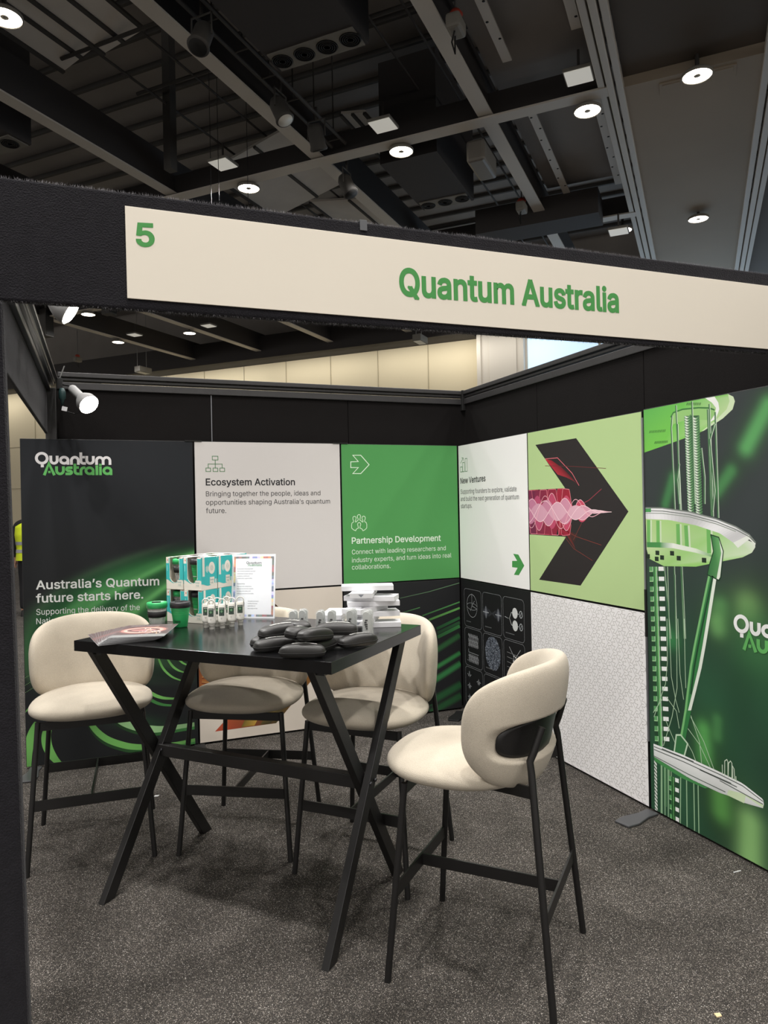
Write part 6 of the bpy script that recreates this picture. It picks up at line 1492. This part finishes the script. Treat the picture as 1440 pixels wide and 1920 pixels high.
CS = [(.572, 2.622, ZB, 30, 0, 0, 'black case lying lowest at the far left of the heap'), (.575, 2.535, ZB, 8, 0, 0, 'black case lying low at the left of the heap'), (.632, 2.372, ZB, -24, 0, 0, 'frontmost black case of the heap, lying along the table edge'),
      (.716, 2.44, ZB, 40, 0, 0, 'black case lying low in the middle of the heap'), (.798, 2.50, ZB, -10, 0, 0, 'black case lying low right of the middle of the heap'), (.868, 2.465, ZB, 15, 0, 0, 'rightmost black case of the heap, lying low beside the clear tube'), (.66, 2.60, ZB, 50, 0, 0, 'black case hidden low at the back of the heap'),
      (.602, 2.585, ZT, 12, 6, -3, 'black case leaning on top at the upper left of the heap'), (.665, 2.615, ZT+.004, 118, -5, 4, 'black case on top at the back left of the heap, pointing backwards'), (.648, 2.47, ZT+.004, 50, 8, 10, 'black case on top in the middle, its white lettering pointing away'),
      (.692, 2.415, ZT+.003, 32, -6, 6, 'black case on top at the front, white lettering on its lid'), (.80, 2.515, ZT, -22, 3, 0, 'black case on top at the right, the longest seen')]
c0 = None
for x, y, z, a, p, r_, l in CS:
    rot = (R(p), R(r_), R(a))
    if c0 is None: c0 = make_case(l, (x, y, z), rot)
    else: o = copy_thing(c0); o.location = (x, y, z); o.rotation_euler = rot; relabel(o, l)

# clear round-topped card sprays in rows
def make_vial(label, loc, rz):
    t = thing('clear_vial', label, 'vial', loc, rz, 'clear round-topped vials standing in rows')
    def outl(w, h, n=12): return [(-w, 0), (w, 0), (w, h-w)] + [(w*math.cos(math.pi*i/n), h-w+w*math.sin(math.pi*i/n)) for i in range(1, n)] + [(-w, h-w)]
    X = Matrix(((1, 0, 0, 0), (0, 0, 1, 0), (0, 1, 0, 0), (0, 0, 0, 1)))
    m = MB(); m.prism(outl(.0165, .118), -.0075, .0075, 0, X); m.build('case', 'clear', t, .003)
    m = MB(); Y = X @ Matrix.Translation((0, .006, 0)); m.prism(outl(.0128, .1075), -.0042, .0042, 0, Y); m.build('bottle', 'bottle_grey', t, .002)
    A = Art(lambda u, v, d: (u, -.0080-d, v))
    g = random.Random(2)
    for k in range(5):
        for j in range(4):
            if g.random() < .75: A.rect(-.006+j*.003, .045+k*.008, -.0035+j*.003, .051+k*.008, (26, 26, 28), 1)
    A.ribbon(outl(.0158, .1172)[2:], .0012, (236, 238, 238), 1)
    A.build('print', t, 'print_gloss')
    return t
M['bottle_grey'] = mat('frosted_bottle', (186, 188, 186), .25)
VP = [(.687, 2.718, 'first'), (.727, 2.723, 'second'), (.780, 2.657, 'third'), (.822, 2.647, 'fourth'), (.891, 2.624, 'fifth'), (.936, 2.562, 'last')]
v0 = None; back = Vector((math.sin(R(24)), math.cos(R(24)), 0)); row = ('front', 'middle', 'back')
for i, (x, y, l) in enumerate(VP):
    for k in range(3 if i in (5, 4) else 2):
        loc = Vector((x, y, TZ+.0003)) + back*.021*k + Vector((.006*k, 0, 0)); rz = R(-18+((i*29+k*13) % 9)-4)
        lab = 'clear round-topped vial, %s of the %s file behind the cases' % (row[k], l)
        if v0 is None: v0 = make_vial(lab, loc, rz)
        else: o = copy_thing(v0); o.location = loc; o.rotation_euler = (0, 0, rz); relabel(o, lab)

# scraps on the carpet
def scrap(P, loc, label, m='debris'):
    o = MB().prism(P, 0, .003).build('paper_scrap', m); o.location = loc; tag(o, label, 'scrap')
scrap([(-.010, -.006), (.008, -.008), (.012, .004), (-.006, .009)], (1.709, 1.64, .0005), 'orange paper scrap on the carpet at the bottom right')
scrap([(-.016, -.006), (.006, -.01), (.016, .004), (-.004, .008)], (.253, 4.103, .0005), 'small pale paper scrap on the carpet behind the table leg', 'white_card')
scrap([(-.02, -.001), (.02, -.002), (.02, .0005), (-.018, .002)], (2.455, 2.239, .0005), 'thin white thread on the carpet by the tall green panel', 'white_card')

# ------------------------------------------------------------------ person in a hi-vis vest beyond the left end of the booth
def person():
    t = thing('person', 'person in yellow hi-vis vest and dark clothes standing beyond the left panel', 'person', (-1.02, 12.25, 0), R(168))
    J = {'pelvis': (0, 0, .95, .135, .10), 'waist': (0, 0, 1.08, .14, .10), 'chest': (0, -.01, 1.27, .165, .115), 'neckb': (0, .0, 1.44, .085, .075), 'neck': (0, -.01, 1.51, .055, .055), 'head': (0, -.025, 1.60, .072, .088), 'crown': (0, -.015, 1.70, .066, .078)}
    E = [('pelvis', 'waist'), ('waist', 'chest'), ('chest', 'neckb'), ('neckb', 'neck'), ('neck', 'head'), ('head', 'crown')]
    for s_, n in ((-1, 'a'), (1, 'b')):
        J.update({'sh'+n: (s_*.185, .0, 1.41, .062, .062), 'el'+n: (s_*.245, .02, 1.13, .046, .046), 'wr'+n: (s_*.25, -.05, .90, .030, .034), 'pa'+n: (s_*.25, -.07, .83, .026, .040),
                  'hi'+n: (s_*.095, 0, .90, .095, .10), 'kn'+n: (s_*.105, -.01, .50, .062, .062), 'an'+n: (s_*.11, .02, .09, .042, .046), 'to'+n: (s_*.125, -.14, .035, .042, .032)})
        E += [('neckb', 'sh'+n), ('sh'+n, 'el'+n), ('el'+n, 'wr'+n), ('wr'+n, 'pa'+n), ('pelvis', 'hi'+n), ('hi'+n, 'kn'+n), ('kn'+n, 'an'+n), ('an'+n, 'to'+n)]
        for k in range(4):
            f = 'f%d%s' % (k, n); J[f] = (s_*.25-.02*s_*0, -.10+.024*k, .775+.006*abs(k-1.5), .009, .009); J[f+'t'] = (s_*.243, -.105+.022*k, .735+.006*abs(k-1.5), .008, .008); E += [('pa'+n, f), (f, f+'t')]
        J['th'+n] = (s_*.235, -.115, .82, .010, .010); J['tht'+n] = (s_*.228, -.13, .785, .009, .009); E += [('pa'+n, 'th'+n), ('th'+n, 'tht'+n)]
    def skin(name, keys, grow, m, root, sub=2):
        idx = {k: i for i, k in enumerate(keys)}
        me = bpy.data.meshes.new(name); me.from_pydata([J[k][:3] for k in keys], [(idx[a], idx[b]) for a, b in E if a in idx and b in idx], [])
        o = bpy.data.objects.new(name, me); COL.objects.link(o); o.parent = t
        sk = o.modifiers.new('skin', 'SKIN'); sk.use_smooth_shade = True
        for k, i in idx.items():
            d = me.skin_vertices[0].data[i]; d.radius = (J[k][3]+grow, J[k][4]+grow); d.use_root = (k == root)
        sb = o.modifiers.new('smooth', 'SUBSURF'); sb.levels = sb.render_levels = sub
        me.materials.append(M[m]); return o
    skin('body', list(J), 0, 'skin', 'pelvis')
    skin('sweater', ['pelvis', 'waist', 'chest', 'neckb', 'sha', 'ela', 'wra', 'shb', 'elb', 'wrb'], .012, 'black_cloth', 'pelvis')
    skin('trousers', ['waist', 'pelvis', 'hia', 'kna', 'ana', 'hib', 'knb', 'anb'], .016, 'black_cloth', 'pelvis')
    def V(f, v):
        a = 2*math.pi*f; z = .86+v*.60; w = np.interp(z, [.86, 1.05, 1.25, 1.38, 1.46], [.215, .20, .225, .215, .10]); d = np.interp(z, [.86, 1.05, 1.25, 1.38, 1.46], [.165, .155, .17, .15, .09])
        return (w*sgnpow(math.cos(a), .85), d*sgnpow(math.sin(a), .85), z)
    v = MB(); v.grid(V, 48, 24, 0, True)
    o = v.build('hi_vis_vest', 'hivis', t)
    for z in (.98, 1.10):
        b = MB(); b.grid(lambda f, q: tuple(Vector(V(f, (z+q*.05-.86)/.60))*1.0 + Vector((V(f, .3)[0]*.02, V(f, .3)[1]*.02, 0))), 48, 3, 0, True); b.build('reflective_band', 'reflect', o)
    h = MB(); h.grid(lambda f, q: (.078*math.cos(2*math.pi*f)*math.cos(q*1.57), .0+.092*math.sin(2*math.pi*f)*math.cos(q*1.57), 1.62+.125*math.sin(q*1.57)), 28, 10, 0, True); h.build('hair', 'hair', t)
    for s_ in (-1, 1):
        sh = MB(); sh.grid(lambda f, q: (s_*.118+.05*math.cos(2*math.pi*f)*math.cos(q*1.4), -.05+.14*math.sin(2*math.pi*f)*math.cos(q*1.4), 0.0+.13*math.sin(q*1.4)), 24, 8, 0, True); sh.build('shoe', 'rubber', t)
person()
